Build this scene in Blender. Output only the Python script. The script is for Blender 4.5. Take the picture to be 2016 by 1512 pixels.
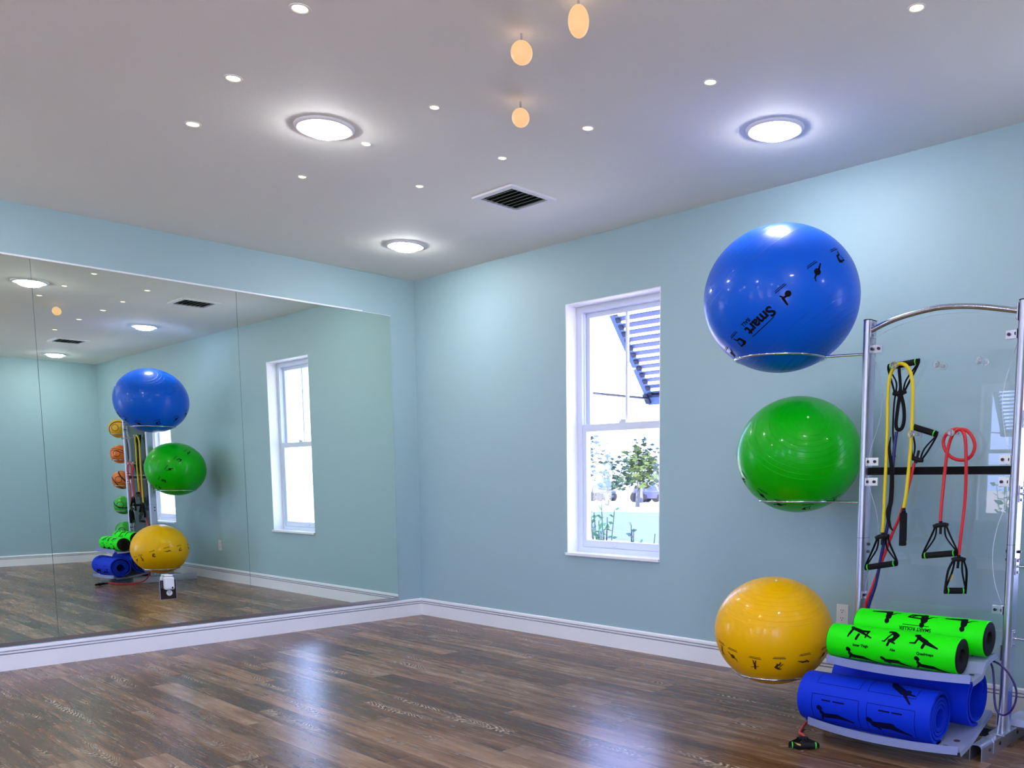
import bpy, bmesh, math, random
from mathutils import Vector, Matrix, Quaternion
random.seed(7)
for o in list(bpy.data.objects): bpy.data.objects.remove(o)
SC = bpy.context.scene
COL = SC.collection
PI = math.pi
# ---------------------------------------------------------------- camera
CAM = dict(x=6.161, y=-4.3237, z=1.1283, yaw=0.7358, pitch=-0.1171, roll=-0.0007, f=1716.38, px=1216.74, py=1148.03)
IW, IH = 2016.0, 1512.0
def cam_basis():
    y, p, r = CAM['yaw'], CAM['pitch'], CAM['roll']
    fw = Vector((-math.sin(y)*math.cos(p), math.cos(y)*math.cos(p), math.sin(p)))
    rt = Vector((math.cos(y), math.sin(y), 0)); up = rt.cross(fw)
    c, s = math.cos(r), math.sin(r)
    return c*rt+s*up, -s*rt+c*up, fw
CR, CU, CF = cam_basis()
CC = Vector((CAM['x'], CAM['y'], CAM['z']))
cd = bpy.data.cameras.new('camera'); cam = bpy.data.objects.new('camera', cd); COL.objects.link(cam)
m = Matrix((CR, CU, -CF)).transposed().to_4x4(); m.translation = CC; cam.matrix_world = m
cd.sensor_fit = 'HORIZONTAL'; cd.sensor_width = 36.0
cd.lens = CAM['f']*36.0/IW
cd.shift_x = -(CAM['px']-IW/2)/IW
cd.shift_y = (CAM['py']-IH/2)/IW
cd.clip_start = 0.05; cd.clip_end = 400
SC.camera = cam
def at(u, v, y):                       # point of the plane y=const seen at photo pixel (u,v)
    d = CF + CR*((u-CAM['px'])/CAM['f']) - CU*((v-CAM['py'])/CAM['f'])
    t = (y-CC.y)/d.y
    return CC + d*t
# ---------------------------------------------------------------- world, exposure
W = bpy.data.worlds.new('sky'); SC.world = W; W.use_nodes = True
bg = W.node_tree.nodes['Background']; bg.inputs[0].default_value = (0.42, 0.52, 1.0, 1); bg.inputs[1].default_value = 10.0
sl_ = bpy.data.lights.new('sun', 'SUN'); sl_.energy = 46.0; sl_.color = (1.0, 0.86, 0.66); sl_.angle = 0.01
so_ = bpy.data.objects.new('sun', sl_); COL.objects.link(so_)
so_.rotation_euler = Vector((-0.25, 0.55, -0.80)).to_track_quat('-Z', 'Y').to_euler()
SC.view_settings.view_transform = 'Standard'; SC.view_settings.look = 'None'
SC.view_settings.exposure = 0.05; SC.view_settings.gamma = 1.0; SC.view_settings.use_curve_mapping = False
LAMP = 118.0                            # radiance of the ceiling light lenses
LAMPCOL = (0.97, 0.96, 1.0)
H = 2.74; RX = 7.61; RY = 8.2
# ---------------------------------------------------------------- helpers
def nm(name, col, rough=0.5, metal=0.0, **kw):
    mt = bpy.data.materials.new(name); mt.use_nodes = True
    b = mt.node_tree.nodes['Principled BSDF']
    b.inputs['Base Color'].default_value = (*col, 1); b.inputs['Roughness'].default_value = rough
    b.inputs['Metallic'].default_value = metal
    for k, v in kw.items():
        k = k.replace('_', ' ')
        b.inputs[k].default_value = v
    return mt
def nodes(mt): return mt.node_tree.nodes, mt.node_tree.links, mt.node_tree.nodes['Principled BSDF']
def noise_bump(mt, scale, strength, dist=0.01, stretch=(1,1,1), colvar=0.0):
    N, L, b = nodes(mt)
    tc = N.new('ShaderNodeTexCoord'); mp = N.new('ShaderNodeMapping'); mp.inputs['Scale'].default_value = stretch
    n = N.new('ShaderNodeTexNoise'); n.inputs['Scale'].default_value = scale
    L.new(tc.outputs['Object'], mp.inputs['Vector']); L.new(mp.outputs[0], n.inputs['Vector'])
    bp = N.new('ShaderNodeBump'); bp.inputs['Strength'].default_value = strength; bp.inputs['Distance'].default_value = dist
    L.new(n.outputs[0], bp.inputs['Height']); L.new(bp.outputs[0], b.inputs['Normal'])
    if colvar:
        c = tuple(b.inputs['Base Color'].default_value)[:3]
        mx = N.new('ShaderNodeMix'); mx.data_type = 'RGBA'
        mx.inputs['A'].default_value = (*[x*(1-colvar) for x in c], 1); mx.inputs['B'].default_value = (*[min(1, x*(1+colvar)) for x in c], 1)
        n2 = N.new('ShaderNodeTexNoise'); n2.inputs['Scale'].default_value = scale*0.3; L.new(mp.outputs[0], n2.inputs['Vector'])
        L.new(n2.outputs[0], mx.inputs['Factor']); L.new(mx.outputs['Result'], b.inputs['Base Color'])
    return mt
def obj(name, bm, mt, parent=None, smooth=None, kind=None):
    me = bpy.data.meshes.new(name)
    bmesh.ops.recalc_face_normals(bm, faces=bm.faces) if smooth != 'keep' else None
    bm.to_mesh(me); bm.free()
    mts = mt if isinstance(mt, (list, tuple)) else [mt]
    for x in mts: me.materials.append(x)
    if smooth:
        for p in me.polygons: p.use_smooth = True
        if smooth is True:
            try: me.set_sharp_from_angle(angle=math.radians(38))
            except Exception: pass
    o = bpy.data.objects.new(name, me); COL.objects.link(o)
    if parent is not None:
        o.parent = parent
        # geometry is written in world coordinates: undo the parent's offset
        base = parent_world(parent)
        me.transform(Matrix.Translation(-base))
    if kind: o['kind'] = kind
    return o
def parent_world(p):
    v = Vector(p.location); q = p.parent
    while q is not None: v += Vector(q.location); q = q.parent
    return v
def thing(name, label, cat, loc=(0, 0, 0), group=None):
    o = bpy.data.objects.new(name, None); COL.objects.link(o); o.location = loc; o.empty_display_size = 0.1
    o['label'] = label; o['category'] = cat
    if group: o['group'] = group
    return o
def tag(o, label, cat, group=None, kind=None):
    o['label'] = label; o['category'] = cat
    if group: o['group'] = group
    if kind: o['kind'] = kind
    return o
def struct(name, bm, mt, smooth=None):
    o = obj(name, bm, mt, None, smooth); o['kind'] = 'structure'; return o
def BM(): return bmesh.new()
def box(bm, x0, x1, y0, y1, z0, z1, mi=0):
    r = bmesh.ops.create_cube(bm, size=1)
    for v in r['verts']:
        v.co = Vector((x0+(v.co.x+.5)*(x1-x0), y0+(v.co.y+.5)*(y1-y0), z0+(v.co.z+.5)*(z1-z0)))
    fs = {f for v in r['verts'] for f in v.link_faces}
    for f in fs: f.material_index = mi
    return r['verts']
def rbox(bm, x0, x1, y0, y1, z0, z1, r=0.003, seg=2):
    vs = box(bm, x0, x1, y0, y1, z0, z1)
    es = list({e for v in vs for e in v.link_edges})
    bmesh.ops.bevel(bm, geom=es, offset=r, segments=seg, affect='EDGES', profile=0.5)
def frame_of(d):
    d = d.normalized(); a = Vector((0, 0, 1)) if abs(d.z) < .9 else Vector((1, 0, 0))
    x = d.cross(a).normalized(); return x, d.cross(x).normalized()
def tube(bm, pts, r, n=12, closed=False, caps=True, mi=0, flat=None):
    pts = [Vector(p) for p in pts]; N = len(pts); rings = []; px = None
    for i, p in enumerate(pts):
        a = pts[(i-1) % N] if (closed or i > 0) else p; b = pts[(i+1) % N] if (closed or i < N-1) else p
        d = (b-a).normalized()
        if px is None: x, y = frame_of(d)
        else:
            x = (px - d*px.dot(d)).normalized(); y = d.cross(x)
        if flat is not None and i == 0:
            x = (Vector(flat)-d*Vector(flat).dot(d)).normalized(); y = d.cross(x)
        px = x
        rr = r(i/(N-1)) if callable(r) else r
        rx, ry = rr if isinstance(rr, tuple) else (rr, rr)
        rings.append([bm.verts.new(p + x*math.cos(2*PI*k/n)*rx + y*math.sin(2*PI*k/n)*ry) for k in range(n)])
    M = N if closed else N-1
    for i in range(M):
        A, B = rings[i], rings[(i+1) % N]
        for k in range(n):
            f = bm.faces.new((A[k], A[(k+1) % n], B[(k+1) % n], B[k])); f.material_index = mi
    if caps and not closed:
        bm.faces.new(rings[0][::-1]).material_index = mi; bm.faces.new(rings[-1]).material_index = mi
def spline(pts, per=8):
    P = [Vector(p) for p in pts]; out = []
    for i in range(len(P)-1):
        p0 = P[max(i-1, 0)]; p1 = P[i]; p2 = P[i+1]; p3 = P[min(i+2, len(P)-1)]
        for k in range(per):
            t = k/per
            out.append(.5*((2*p1)+(p2-p0)*t+(2*p0-5*p1+4*p2-p3)*t*t+(3*p1-p0-3*p2+p3)*t*t*t))
    out.append(P[-1]); return out
def lathe(bm, prof, c, n=48, axis='z', mi=0):
    c = Vector(c); rings = []
    for r, h in prof:
        ring = []
        for k in range(n):
            a = 2*PI*k/n; u, w = r*math.cos(a), r*math.sin(a)
            v = {'z': (u, w, h), 'x': (h, u, w), 'y': (u, h, w)}[axis]
            ring.append(bm.verts.new(c+Vector(v)))
        rings.append(ring)
    for A, B in zip(rings, rings[1:]):
        for k in range(n):
            f = bm.faces.new((A[k], A[(k+1) % n], B[(k+1) % n], B[k])); f.material_index = mi
    return rings
def capring(bm, ring, mi=0):
    f = bm.faces.new(ring); f.material_index = mi
def prism(bm, poly, a0, a1, axis='x', mi=0):
    # poly in the two other axes, extruded along axis
    def mk(p, a):
        return {'x': (a, p[0], p[1]), 'y': (p[0], a, p[1]), 'z': (p[0], p[1], a)}[axis]
    A = [bm.verts.new(mk(p, a0)) for p in poly]; B = [bm.verts.new(mk(p, a1)) for p in poly]
    n = len(poly)
    for k in range(n):
        f = bm.faces.new((A[k], A[(k+1) % n], B[(k+1) % n], B[k])); f.material_index = mi
    bm.faces.new(A[::-1]).material_index = mi; bm.faces.new(B).material_index = mi
def wall_with_openings(bm, a0, a1, z0, z1, t0, t1, opens, axis):
    # axis 'x': wall runs along x, thickness t0..t1 in y
    xs = sorted({a0, a1, *[o[0] for o in opens], *[o[1] for o in opens]})
    for i in range(len(xs)-1):
        xa, xb = xs[i], xs[i+1]; zs = [(z0, z1)]
        for o in opens:
            if xa >= o[0]-1e-6 and xb <= o[1]+1e-6: zs = [(z0, o[2]), (o[3], z1)]
        for za, zb in zs: box(bm, xa, xb, t0, t1, za, zb)
    bmesh.ops.remove_doubles(bm, verts=bm.verts, dist=1e-5)
    bad = [f for f in bm.faces]
    # drop coincident internal faces
    seen = {}
    for f in bad:
        k = tuple(sorted(v.index for v in f.verts)) if False else frozenset(v for v in f.verts)
        seen.setdefault(k, []).append(f)
    dele = [f for fs in seen.values() if len(fs) > 1 for f in fs]
    bmesh.ops.delete(bm, geom=dele, context='FACES_ONLY')
# ---------------------------------------------------------------- materials
M = {}
M['wall'] = noise_bump(nm('wall_paint', (0.37, 0.535, 0.585), 0.55), 220, 0.08, 0.002)
M['ceil'] = noise_bump(nm('ceiling_paint', (0.95, 0.94, 0.87), 0.8), 160, 0.15, 0.003)
M['trim'] = nm('white_trim_paint', (0.96, 0.95, 0.97), 0.35)
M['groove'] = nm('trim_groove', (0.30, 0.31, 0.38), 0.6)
M['mirror'] = nm('mirror_glass', (0.83, 0.92, 0.82), 0.0, 1.0)
M['mirroredge'] = nm('mirror_edge', (0.02, 0.09, 0.09), 0.3)
M['alu'] = nm('brushed_aluminium', (0.50, 0.52, 0.60), 0.33, 0.9)
M['chrome'] = nm('chrome', (0.60, 0.61, 0.66), 0.18, 1.0)
M['tray'] = noise_bump(nm('silver_powder_coat', (0.60, 0.66, 0.90), 0.38, 0.2), 300, 0.06, 0.001)
M['traylip'] = nm('light_lip_coat', (0.46, 0.52, 0.84), 0.4, 0.1)
M['darkmetal'] = nm('dark_metal', (0.05, 0.055, 0.07), 0.35, 0.8)
M['bolt'] = nm('black_bolt', (0.03, 0.03, 0.04), 0.3, 0.6)
M['black'] = noise_bump(nm('black_foam', (0.008, 0.007, 0.009), 0.7, 0.0, Specular_IOR_Level=0.2), 250, 0.3, 0.001)
M['strap'] = nm('black_webbing', (0.006, 0.006, 0.008), 0.8, 0.0, Specular_IOR_Level=0.2)
M['rubber'] = nm('black_rubber', (0.008, 0.008, 0.010), 0.6, 0.0, Specular_IOR_Level=0.25)
M['greenring'] = nm('green_ring', (0.06, 0.75, 0.03), 0.4)
M['gold'] = nm('gold_print', (0.75, 0.50, 0.12), 0.5)
M['yellowtube'] = nm('yellow_latex', (0.80, 0.62, 0.0), 0.35)
M['redtube'] = nm('red_latex', (0.62, 0.012, 0.02), 0.3)
M['bluetube'] = nm('navy_latex', (0.01, 0.015, 0.13), 0.3)
M['purple'] = nm('purple_latex', (0.035, 0.012, 0.14), 0.25)
M['print'] = nm('black_print', (0.004, 0.004, 0.007), 0.7, 0.0, Specular_IOR_Level=0.1)
M['printnavy'] = nm('navy_print', (0.002, 0.003, 0.04), 0.8, 0.0, Specular_IOR_Level=0.1)
M['printbrown'] = nm('dark_brown_print', (0.06, 0.02, 0.004), 0.5)
M['plastic'] = nm('white_plastic', (0.80, 0.80, 0.82), 0.35)
M['slot'] = nm('slot_dark', (0.05, 0.05, 0.06), 0.6)
M['vinyl'] = nm('window_vinyl', (0.78, 0.84, 0.95), 0.35)
M['shutter'] = nm('shutter_paint', (0.13, 0.17, 0.30), 0.5)
M['shutterdark'] = nm('shutter_bracket', (0.006, 0.012, 0.05), 0.5)
M['acrylicedge'] = None
def glass_mat(name, tint, rough=0.0, fac=0.06, ior=1.5):
    mt = bpy.data.materials.new(name); mt.use_nodes = True; N = mt.node_tree.nodes; L = mt.node_tree.links; N.clear()
    out = N.new('ShaderNodeOutputMaterial'); tr = N.new('ShaderNodeBsdfTransparent'); gl = N.new('ShaderNodeBsdfGlossy')
    tr.inputs[0].default_value = (*tint, 1); gl.inputs['Roughness'].default_value = rough
    fr = N.new('ShaderNodeFresnel'); fr.inputs[0].default_value = ior
    mx = N.new('ShaderNodeMixShader'); ml = N.new('ShaderNodeMath'); ml.operation = 'MULTIPLY'; ml.inputs[1].default_value = fac
    L.new(fr.outputs[0], ml.inputs[0]); L.new(ml.outputs[0], mx.inputs[0]); L.new(tr.outputs[0], mx.inputs[1]); L.new(gl.outputs[0], mx.inputs[2])
    L.new(mx.outputs[0], out.inputs[0]); return mt
M['pane'] = glass_mat('window_glass', (0.97, 0.98, 1.0), 0, 0.15)
M['acrylic'] = glass_mat('clear_acrylic', (0.995, 0.997, 1.0), 0, 0.95)
M['acrylicedge'] = nm('acrylic_edge', (0.95, 0.97, 1.0), 0.6)
M['clear'] = nm('clear_peg', (0.9, 0.95, 1.0), 0.03, 0.0, Transmission_Weight=0.85, IOR=1.45)
def emis(name, col, s, base=(0.8, 0.8, 0.8)):
    mt = nm(name, base, 0.5); b = mt.node_tree.nodes['Principled BSDF']
    b.inputs['Emission Color'].default_value = (*col, 1); b.inputs['Emission Strength'].default_value = s; return mt
M['lens'] = emis('lamp_lens', LAMPCOL, LAMP)
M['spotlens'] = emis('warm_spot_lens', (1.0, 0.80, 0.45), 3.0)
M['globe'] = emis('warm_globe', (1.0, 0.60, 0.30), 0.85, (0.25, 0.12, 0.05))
def floor_mat():
    mt = nm('oak_plank_floor', (0.2, 0.13, 0.1), 0.3); N, L, b = nodes(mt)
    def math_(op, a, bb=None, c=None):
        n = N.new('ShaderNodeMath'); n.operation = op
        for i, x in enumerate((a, bb, c)):
            if x is None: continue
            if isinstance(x, (int, float)): n.inputs[i].default_value = x
            else: L.new(x, n.inputs[i])
        return n.outputs[0]
    def comb(x, y, z):
        n = N.new('ShaderNodeCombineXYZ')
        for i, q in enumerate((x, y, z)):
            if isinstance(q, (int, float)): n.inputs[i].default_value = q
            else: L.new(q, n.inputs[i])
        return n.outputs[0]
    def noise(vec, scale, detail=3, rough=0.55):
        n = N.new('ShaderNodeTexNoise'); n.inputs['Scale'].default_value = scale; n.inputs['Detail'].default_value = detail
        n.inputs['Roughness'].default_value = rough; L.new(vec, n.inputs['Vector']); return n.outputs[0]
    def wn(vec):
        n = N.new('ShaderNodeTexWhiteNoise'); n.noise_dimensions = '3D'; L.new(vec, n.inputs['Vector']); return n.outputs[0]
    def ramp(fac, stops):
        n = N.new('ShaderNodeValToRGB'); L.new(fac, n.inputs[0]); cr = n.color_ramp
        while len(cr.elements) < len(stops): cr.elements.new(0.5)
        for e, (p, c) in zip(cr.elements, stops): e.position = p; e.color = (*c, 1)
        return n.outputs[0]
    def mix(f, a, bb, bt='MIX'):
        n = N.new('ShaderNodeMix'); n.data_type = 'RGBA'; n.blend_type = bt
        if isinstance(f, (int, float)): n.inputs['Factor'].default_value = f
        else: L.new(f, n.inputs['Factor'])
        for k, q in (('A', a), ('B', bb)):
            if isinstance(q, tuple): n.inputs[k].default_value = (*q, 1)
            else: L.new(q, n.inputs[k])
        return n.outputs['Result']
    tc = N.new('ShaderNodeTexCoord'); sp = N.new('ShaderNodeSeparateXYZ'); L.new(tc.outputs['Object'], sp.inputs[0])
    X, Y = sp.outputs[0], sp.outputs[1]
    PW, PL = 0.135, 1.15
    yr = math_('DIVIDE', Y, PW); row = math_('FLOOR', yr); fy = math_('SUBTRACT', math_('FRACT', yr), 0.5)
    off = math_('MULTIPLY', wn(comb(row, 3.3, 0)), PL*3)
    xr = math_('DIVIDE', math_('ADD', X, off), PL); colm = math_('FLOOR', xr); fx = math_('FRACT', xr)
    idn = wn(comb(row, colm, 1.7)); id2 = wn(comb(row, colm, 9.1))
    zz = math_('MULTIPLY', idn, 40)
    # long tonal streaks
    st = noise(comb(math_('MULTIPLY', X, 1.9), math_('MULTIPLY', Y, 24), zz), 1.0, 5, 0.65)
    fine = noise(comb(math_('MULTIPLY', X, 5), math_('MULTIPLY', Y, 120), zz), 1.0, 3, 0.6)
    blot = noise(comb(math_('MULTIPLY', X, 2.2), math_('MULTIPLY', Y, 7), zz), 1.0, 3, 0.5)
    tone = math_('ADD', math_('MULTIPLY', idn, 0.26), math_('ADD', math_('MULTIPLY', st, 0.75), math_('MULTIPLY', blot, 0.35)))
    tone = math_('SUBTRACT', tone, 0.27)
    c1 = ramp(tone, [(0.20, (0.062, 0.026, 0.010)), (0.38, (0.155, 0.080, 0.040)), (0.52, (0.270, 0.160, 0.094)), (0.72, (0.45, 0.30, 0.20))])
    warm = mix(math_('MULTIPLY', id2, 0.5), c1, (1.15, 0.90, 0.72), 'MULTIPLY')
    c2 = mix(math_('MULTIPLY', math_('SUBTRACT', fine, 0.35), 0.9), warm, (0.09, 0.055, 0.042))
    # cathedral grain: nested arches running with the plank, limed pale
    wob = noise(comb(math_('MULTIPLY', X, 6), math_('MULTIPLY', Y, 30), zz), 1.0, 2, 0.5)
    para = math_('MULTIPLY', math_('MULTIPLY', fy, fy), 3.2)
    arc = math_('ADD', math_('MULTIPLY', X, 2.6), math_('ADD', para, math_('MULTIPLY', wob, 0.55)))
    band = math_('SINE', math_('MULTIPLY', arc, 62.0))
    band = math_('MULTIPLY', math_('ADD', band, 1), 0.5); band = math_('POWER', band, 2.5)
    mk = noise(comb(math_('MULTIPLY', X, 1.6), math_('MULTIPLY', Y, 9), math_('ADD', zz, 5)), 1.0, 2, 0.5)
    mk = math_('SMOOTH_MIN', 1.0, math_('MULTIPLY', math_('MAXIMUM', math_('SUBTRACT', mk, 0.585), 0), 12.0), 0.1)
    edge = math_('MAXIMUM', math_('SUBTRACT', 1.0, math_('MULTIPLY', math_('ABSOLUTE', fy), 2.6)), 0)
    cm = math_('MULTIPLY', mk, math_('MINIMUM', math_('MULTIPLY', edge, 2.2), 1.0))
    c3 = mix(math_('MULTIPLY', cm, 0.75), c2, (0.045, 0.020, 0.011))
    c4 = mix(math_('MULTIPLY', math_('MULTIPLY', cm, band), 0.9), c3, (0.62, 0.46, 0.33))
    # joints
    ge = math_('GREATER_THAN', math_('ABSOLUTE', fy), 0.490)
    gx = math_('LESS_THAN', fx, 0.0022)
    gp = math_('MAXIMUM', ge, gx)
    c5 = mix(math_('MULTIPLY', gp, 0.55), c4, (0.02, 0.012, 0.01))
    L.new(c5, b.inputs['Base Color'])
    rg = math_('ADD', 0.21, math_('MULTIPLY', fine, 0.10)); L.new(rg, b.inputs['Roughness'])
    bp = N.new('ShaderNodeBump'); bp.inputs['Strength'].default_value = 0.12; bp.inputs['Distance'].default_value = 0.002
    L.new(fine, bp.inputs['Height']); L.new(bp.outputs[0], b.inputs['Normal'])
    b.inputs['Specular IOR Level'].default_value = 0.28
    b.inputs['Specular Tint'].default_value = (0.72, 0.80, 1.0, 1)
    return mt
M['floor'] = floor_mat()
# ---------------------------------------------------------------- room shell
bm = BM(); box(bm, -0.2, RX+0.2, -RY-0.2, 0.2, -0.12, 0.0); struct('floor', bm, M['floor'])
WIN = [(1.762, 2.605, 0.61, 2.326), (5.12, 5.963, 0.61, 2.326)]
WINF = [(2.03, 2.873, 0.61, 2.326), (3.9, 4.743, 0.61, 2.326), (5.6, 6.443, 0.61, 2.326)]  # last two are unseen windows, added to let in more daylight
bm = BM(); box(bm, -0.2, RX+0.2, -RY-0.2, 0.2, H, H+0.12); struct('ceiling', bm, M['ceil'])
bm = BM(); wall_with_openings(bm, 0, RX, 0, H, 0, 0.2, WIN, 'x'); struct('wall_back', bm, M['wall'])
bm = BM(); wall_with_openings(bm, 0, RX, 0, H, -RY-0.2, -RY, WINF, 'x'); struct('wall_front', bm, M['wall'])
bm = BM(); box(bm, -0.2, 0, -RY-0.2, 0.2, 0, H); struct('wall_left', bm, M['wall'])
DOOR = (-7.3, -4.7, 0.0, 2.25)
bm = BM(); wall_with_openings(bm, -RY-0.2, 0.2, 0, H, 0, 0.2, [DOOR], 'x')
for v in bm.verts: v.co = Vector((RX+v.co.y, v.co.x, v.co.z))
struct('wall_right', bm, M['wall'])
# baseboards: moulded profile (offset from wall, height)
BP = [(0, 0), (0.016, 0), (0.016, 0.096), (0.0115, 0.098), (0.0115, 0.1015), (0.0155, 0.1035), (0.0155, 0.1125), (0.011, 0.1145), (0.011, 0.118), (0.0135, 0.121), (0.012, 0.134), (0.007, 0.1406), (0, 0.1406)]
def baseboard(name, side):
    bm = BM()
    if side == 'left': prism(bm, [(p[0], p[1]) for p in BP], -RY+0.0161, -0.0161, 'y')
    if side == 'right':
        prism(bm, [(RX-p[0], p[1]) for p in BP], -RY+0.0161, DOOR[0], 'y'); prism(bm, [(RX-p[0], p[1]) for p in BP], DOOR[1], -0.0161, 'y')
    if side == 'back': prism(bm, [(-p[0], p[1]) for p in BP], 0, RX, 'x')
    if side == 'front': prism(bm, [(-RY+p[0], p[1]) for p in BP], 0, RX, 'x')
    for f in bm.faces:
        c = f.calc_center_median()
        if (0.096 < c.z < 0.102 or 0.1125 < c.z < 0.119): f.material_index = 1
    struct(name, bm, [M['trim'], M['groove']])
for s in ('left', 'right', 'back', 'front'): baseboard('baseboard_'+s, s)
# ---------------------------------------------------------------- windows
def window(n, x0, x1, z0, z1, yw, sgn):
    """double-hung window set in the wall opening; yw = inner wall face, sgn=+1 outside is +y"""
    root = bpy.data.objects.new('window_%d' % n, None); COL.objects.link(root); root['kind'] = 'structure'; root.location = (x0, yw, z0)
    Y = lambda d: yw+sgn*d
    def bx(bm, a, b, d0, d1, c, d): box(bm, a, b, min(Y(d0), Y(d1)), max(Y(d0), Y(d1)), c, d)
    fx = 0.045
    bm = BM()                                       # painted drywall return liner
    t = 0.006
    bx(bm, x0, x0+t, 0.0, 0.12, z0, z1); bx(bm, x1-t, x1, 0.0, 0.12, z0, z1); bx(bm, x0+t, x1-t, 0.0, 0.12, z1-t, z1)
    obj('window_reveal', bm, M['trim'], root)
    bm = BM(); rb = 0.022
    bx(bm, x0-0.004, x1+0.004, -0.018, 0.11, z0-0.004, z0+0.014)
    obj('window_sill', bm, M['trim'], root)
    bm = BM(); d0, d1 = 0.105, 0.19
    bx(bm, x0+t, x0+t+fx, d0, d1, z0+.014, z1-t); bx(bm, x1-t-fx, x1-t, d0, d1, z0+.014, z1-t)
    bx(bm, x0+t+fx, x1-t-fx, d0, d1, z1-t-0.04, z1-t); bx(bm, x0+t+fx, x1-t-fx, d0, d1, z0+.014, z0+0.05)
    bx(bm, x0+t+fx, x0+t+fx+.008, d0+.02, d0+.03, z0+.05, z1-.05)
    obj('window_frame', bm, M['vinyl'], root)
    xa, xb = x0+t+fx, x1-t-fx; zm = 1.49; s = 0.034
    bm = BM()                                       # upper sash (outer track)
    bx(bm, xa, xa+s, .150, .180, zm-.02, z1-.046); bx(bm, xb-s, xb, .150, .180, zm-.02, z1-.046)
    bx(bm, xa+s, xb-s, .150, .180, z1-.046-s, z1-.046); bx(bm, xa+s, xb-s, .150, .180, zm-.02, zm+.018)
    up = obj('upper_sash', bm, M['vinyl'], root)
    bm = BM(); xc = (x0+x1)/2; bx(bm, xc-.009, xc+.009, .156, .174, zm+.018, z1-.046-s); obj('muntin', bm, M['vinyl'], up)
    bm = BM(); bx(bm, xa+s-.004, xb-s+.004, .163, .167, zm+.014, z1-.046-s+.004); obj('window_pane', bm, M['pane'], up)
    bm = BM()                                       # lower sash (inner track)
    bx(bm, xa, xa+s, .112, .145, z0+.052, zm+.026); bx(bm, xb-s, xb, .112, .145, z0+.052, zm+.026)
    bx(bm, xa+s, xb-s, .112, .145, zm-.022, zm+.026); bx(bm, xa+s, xb-s, .112, .145, z0+.052, z0+.10)
    lo = obj('lower_sash', bm, M['vinyl'], root)
    bm = BM(); bx(bm, xa+s-.004, xb-s+.004, .126, .130, z0+.096, zm-.018); obj('window_pane', bm, M['pane'], lo)
    bm = BM(); bx(bm, xc-.12, xc-.05, .100, .1118, z0+.062, z0+.074); obj('lift_latch', bm, M['vinyl'], lo)
    bm = BM(); bx(bm, xc-.03, xc+.03, .114, .140, zm+.0262, zm+.040); bx(bm, xc-.012, xc+.035, .108, .122, zm+.040, zm+.048); obj('sash_lock', bm, M['vinyl'], lo)
    return root
window(1, *WIN[0], 0.0, 1); window(2, *WIN[1], 0.0, 1); [window(3+i, *w, -RY, -1) for i, w in enumerate(WINF)]
# unseen sliding door added for daylight; the balls reflect a window on this side
dr = bpy.data.objects.new('door_1', None); COL.objects.link(dr); dr['kind'] = 'structure'; dr.location = (RX, DOOR[0], 0)
bm = BM(); a_, b_ = DOOR[0], DOOR[1]
box(bm, RX+.05, RX+.15, a_, a_+.05, 0, 2.25); box(bm, RX+.05, RX+.15, b_-.05, b_, 0, 2.25); box(bm, RX+.05, RX+.15, a_+.05, b_-.05, 2.20, 2.25); box(bm, RX+.05, RX+.15, a_+.05, b_-.05, 0, .03)
obj('door_frame', bm, M['vinyl'], dr)
for k, (ya, yb) in enumerate(((a_+.05, (a_+b_)/2+.03), ((a_+b_)/2-.03, b_-.05))):
    xa = RX+.06+.04*k; bm = BM()
    box(bm, xa, xa+.03, ya, ya+.06, .03, 2.20); box(bm, xa, xa+.03, yb-.06, yb, .03, 2.20); box(bm, xa, xa+.03, ya+.06, yb-.06, 2.13, 2.20); box(bm, xa, xa+.03, ya+.06, yb-.06, .03, .12)
    q = obj('door_sash', bm, M['vinyl'], dr); bm = BM(); box(bm, xa+.013, xa+.017, ya+.055, yb-.055, .115, 2.135); obj('door_pane', bm, M['pane'], q)
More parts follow.
